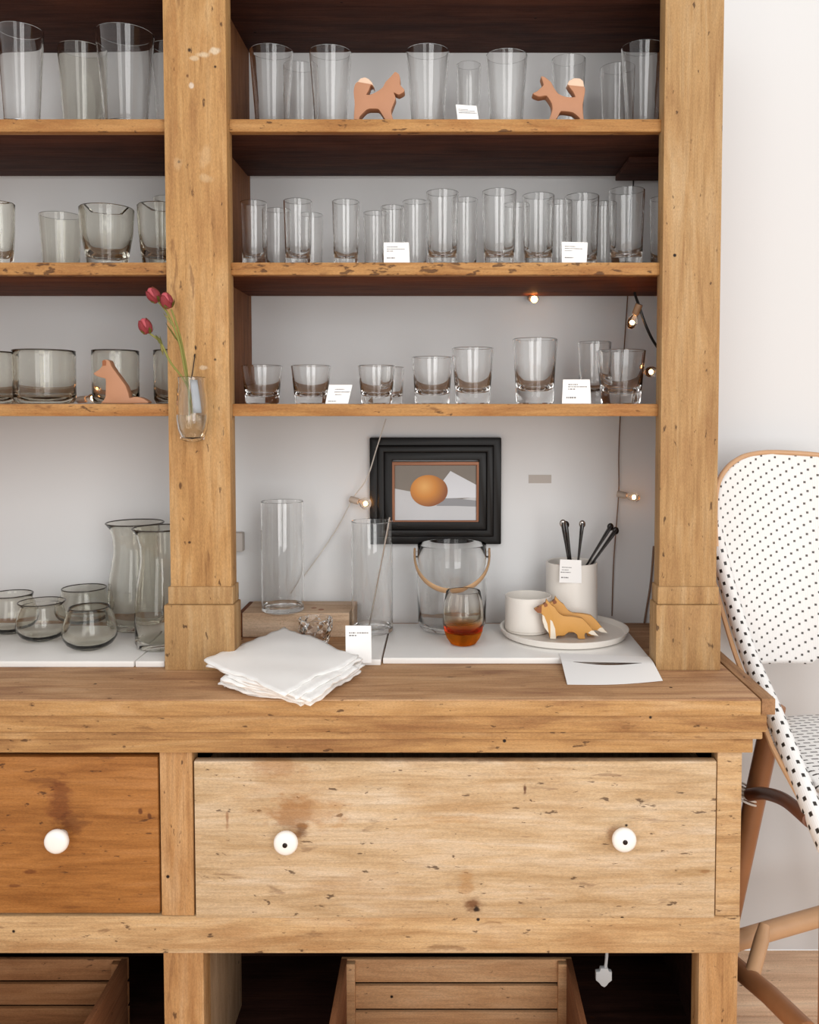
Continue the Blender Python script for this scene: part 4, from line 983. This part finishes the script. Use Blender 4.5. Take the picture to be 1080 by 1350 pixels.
# back panel
prof_w = [(600, 10), (603, 45), (608, 62), (618, 80), (634, 95), (655, 102), (690, 104), (720, 103), (745, 98), (780, 90), (820, 77), (850, 62), (866, 48), (877, 34)]
def backpt(hw_px, py, s, off=0.0):
    dx = hw_px*k22*s; lean = .05*((877-py)/277)
    y = 2.235+lean-.075*(dx/.2)**2+off
    return Vector((cxs+dx*.98, y, zat(py, 2.22)))
bm = bmesh.new(); uv = bm.loops.layers.uv.verify(); nx = 20; grid = []; rows = []
for (a, b_) in zip(prof_w, prof_w[1:]):
    for t in (0, .5): rows.append((a[0]+(b_[0]-a[0])*t, a[1]+(b_[1]-a[1])*t))
rows.append(prof_w[-1])
for (py, hw_) in rows:
    grid.append([bm.verts.new(backpt(hw_, py, -1+2*i/nx)) for i in range(nx+1)])
back2 = [[bm.verts.new(v.co+Vector((0, .006, 0))) for v in row] for row in grid]
bm.verts.ensure_lookup_table()
def uvf(f):
    for lp in f.loops: lp[uv].uv = (lp.vert.co.x, lp.vert.co.z)
for j in range(len(rows)-1):
    for i in range(nx):
        uvf(bm.faces.new((grid[j][i], grid[j+1][i], grid[j+1][i+1], grid[j][i+1]))); uvf(bm.faces.new((back2[j][i], back2[j][i+1], back2[j+1][i+1], back2[j+1][i])))
for j in range(len(rows)-1):
    uvf(bm.faces.new((grid[j][0], back2[j][0], back2[j+1][0], grid[j+1][0]))); uvf(bm.faces.new((grid[j][nx], grid[j+1][nx], back2[j+1][nx], back2[j][nx])))
for i in range(nx):
    uvf(bm.faces.new((grid[0][i], grid[0][i+1], back2[0][i+1], back2[0][i]))); uvf(bm.faces.new((grid[-1][i], back2[-1][i], back2[-1][i+1], grid[-1][i+1])))
bp = finish('woven_back', bm, W1, stool, smooth='full')
rim = [backpt(h_+2, p_-2, -1, .004) for p_, h_ in prof_w[7::-1]]+[backpt(h_+2, p_-2, 1, .004) for p_, h_ in prof_w[1:8]]
tube('back_rim', spline(rim, 5), .0065, M['cane_light'], stool, 10)
# side strips
strip_px = [(936, 650, 2.19), (941, 690, 2.175), (950, 735, 2.16), (966, 795, 2.12), (988, 865, 2.02), (1018, 935, 1.88), (1046, 1005, 1.765), (1074, 1075, 1.655), (1092, 1118, 1.60)]
sp = spline([P(a_, b_, c_+.05) for a_, b_, c_ in strip_px], 6)
tube('woven_side', sp, .0265, W2, stool, 16, .75, uvm=True)
tube('woven_side', [Vector((2*cxs-p.x, p.y, p.z)) for p in sp], .0265, W2, stool, 16, .75, uvm=True)
for sgn in (1, -1):
    rod = [p+Vector((-.027, .010, -.006))*(1.0 if i_ < len(sp)*.7 else max(.25, 1-(i_-len(sp)*.7)/(len(sp)*.22))) for i_, p in enumerate(sp)]
    if sgn < 0: rod = [Vector((2*cxs-p.x, p.y, p.z)) for p in rod]
    tube('side_rod', rod, .006, M['cane_light'], stool, 8)
# seat
bm = bmesh.new(); uv = bm.loops.layers.uv.verify(); n = 40
scx, scy, srx, sry = cxs+.035, 1.90, .168, .245
levels = [(0, .006), (.3, .005), (.6, .003), (.85, .000), (.95, -.003), (1.0, -.012), (1.01, -.024), (.99, -.036), (.9, -.042), (0, -.042)]
prev = None
for s_, dz in levels:
    if s_ == 0: cur = [bm.verts.new((scx, scy, ZSEAT+dz))]
    else:
        cur = []
        for i in range(n):
            a = 2*math.pi*i/n; ca, sa = math.cos(a), math.sin(a)
            ex = .8; cur.append(bm.verts.new((scx+srx*s_*math.copysign(abs(ca)**ex, ca), scy+sry*s_*math.copysign(abs(sa)**ex, sa), ZSEAT+dz)))
    if prev:
        for i in range(n):
            j = (i+1) % n
            if len(prev) == 1: f = bm.faces.new((prev[0], cur[i], cur[j]))
            elif len(cur) == 1: f = bm.faces.new((prev[i], prev[j], cur[0]))
            else: f = bm.faces.new((prev[i], prev[j], cur[j], cur[i]))
            for lp in f.loops: lp[uv].uv = (lp.vert.co.x, lp.vert.co.y+lp.vert.co.z)
    prev = cur
finish('woven_seat', bm, W3, stool, smooth='full')
# front seat bar joining the two strips
e0 = sp[-1]; e1 = Vector((2*cxs-e0.x, e0.y, e0.z))
tube('woven_front', spline([e0, e0+Vector((.03, -.03, -.012)), (e0+e1)/2+Vector((0, -.05, -.014)), e1+Vector((-.03, -.03, -.012)), e1], 6), .02, W2, stool, 12, .7, uvm=True)
# legs, braces, stretchers
def both(name, pts, rad, mat, seg=12):
    tube(name, pts, rad, mat, stool, seg); tube(name, [Vector((2*cxs+.02-p.x, p.y, p.z)) for p in pts], rad, mat, stool, seg)
lt, lm = P(1022, 930, 2.10), P(979, 1130, 2.13)
lb = lm+(lm-lt)*((lm.z)/(lt.z-lm.z)); lb.x = max(lb.x, .66)
both('rear_leg', spline([lt, lt.lerp(lm, .5), lm, lb]), .0255, M['cane'])
both('side_brace', spline([P(988, 1048, 2.08), P(1008, 1046, 2.02), P(1035, 1055, 1.86), P(1068, 1082, 1.70)]), .0145, M['cane_dark'])
fl0 = P(1095, 1105, 1.66); fl1 = Vector((fl0.x-.02, 1.60, 0))
both('front_leg', [fl0, fl0.lerp(fl1, .5), fl1], .019, M['cane'])
for j in range(4):
    q = P(987, 1048+j*5-4, 2.09); n = 14
    tube('binding', [Vector((q.x+.028*math.cos(2*math.pi*i/n), 2.115+.028*math.sin(2*math.pi*i/n), q.z+.012*math.cos(2*math.pi*i/n)*-1)) for i in range(n+1)], .0028, M['ceramic'], stool, 6)
za = 0.0
tube('rear_stretcher', [P(962, 1243, 2.08), P(1022, 1225, 2.11), P(1085, 1207, 2.14), P(1200, 1180, 2.18)], .0235, M['cane_light'], stool, 14)
both('side_stretcher', [P(955, 1262, 2.05), P(1015, 1312, 1.86), P(1066, 1362, 1.70)], .022, M['cane'], 14)
tube('stretcher_peg', [P(1008, 1219, 2.02), P(1004, 1240, 2.0), P(990, 1292, 1.93)], [.012, .017, .017], M['cane_light'], stool, 14)
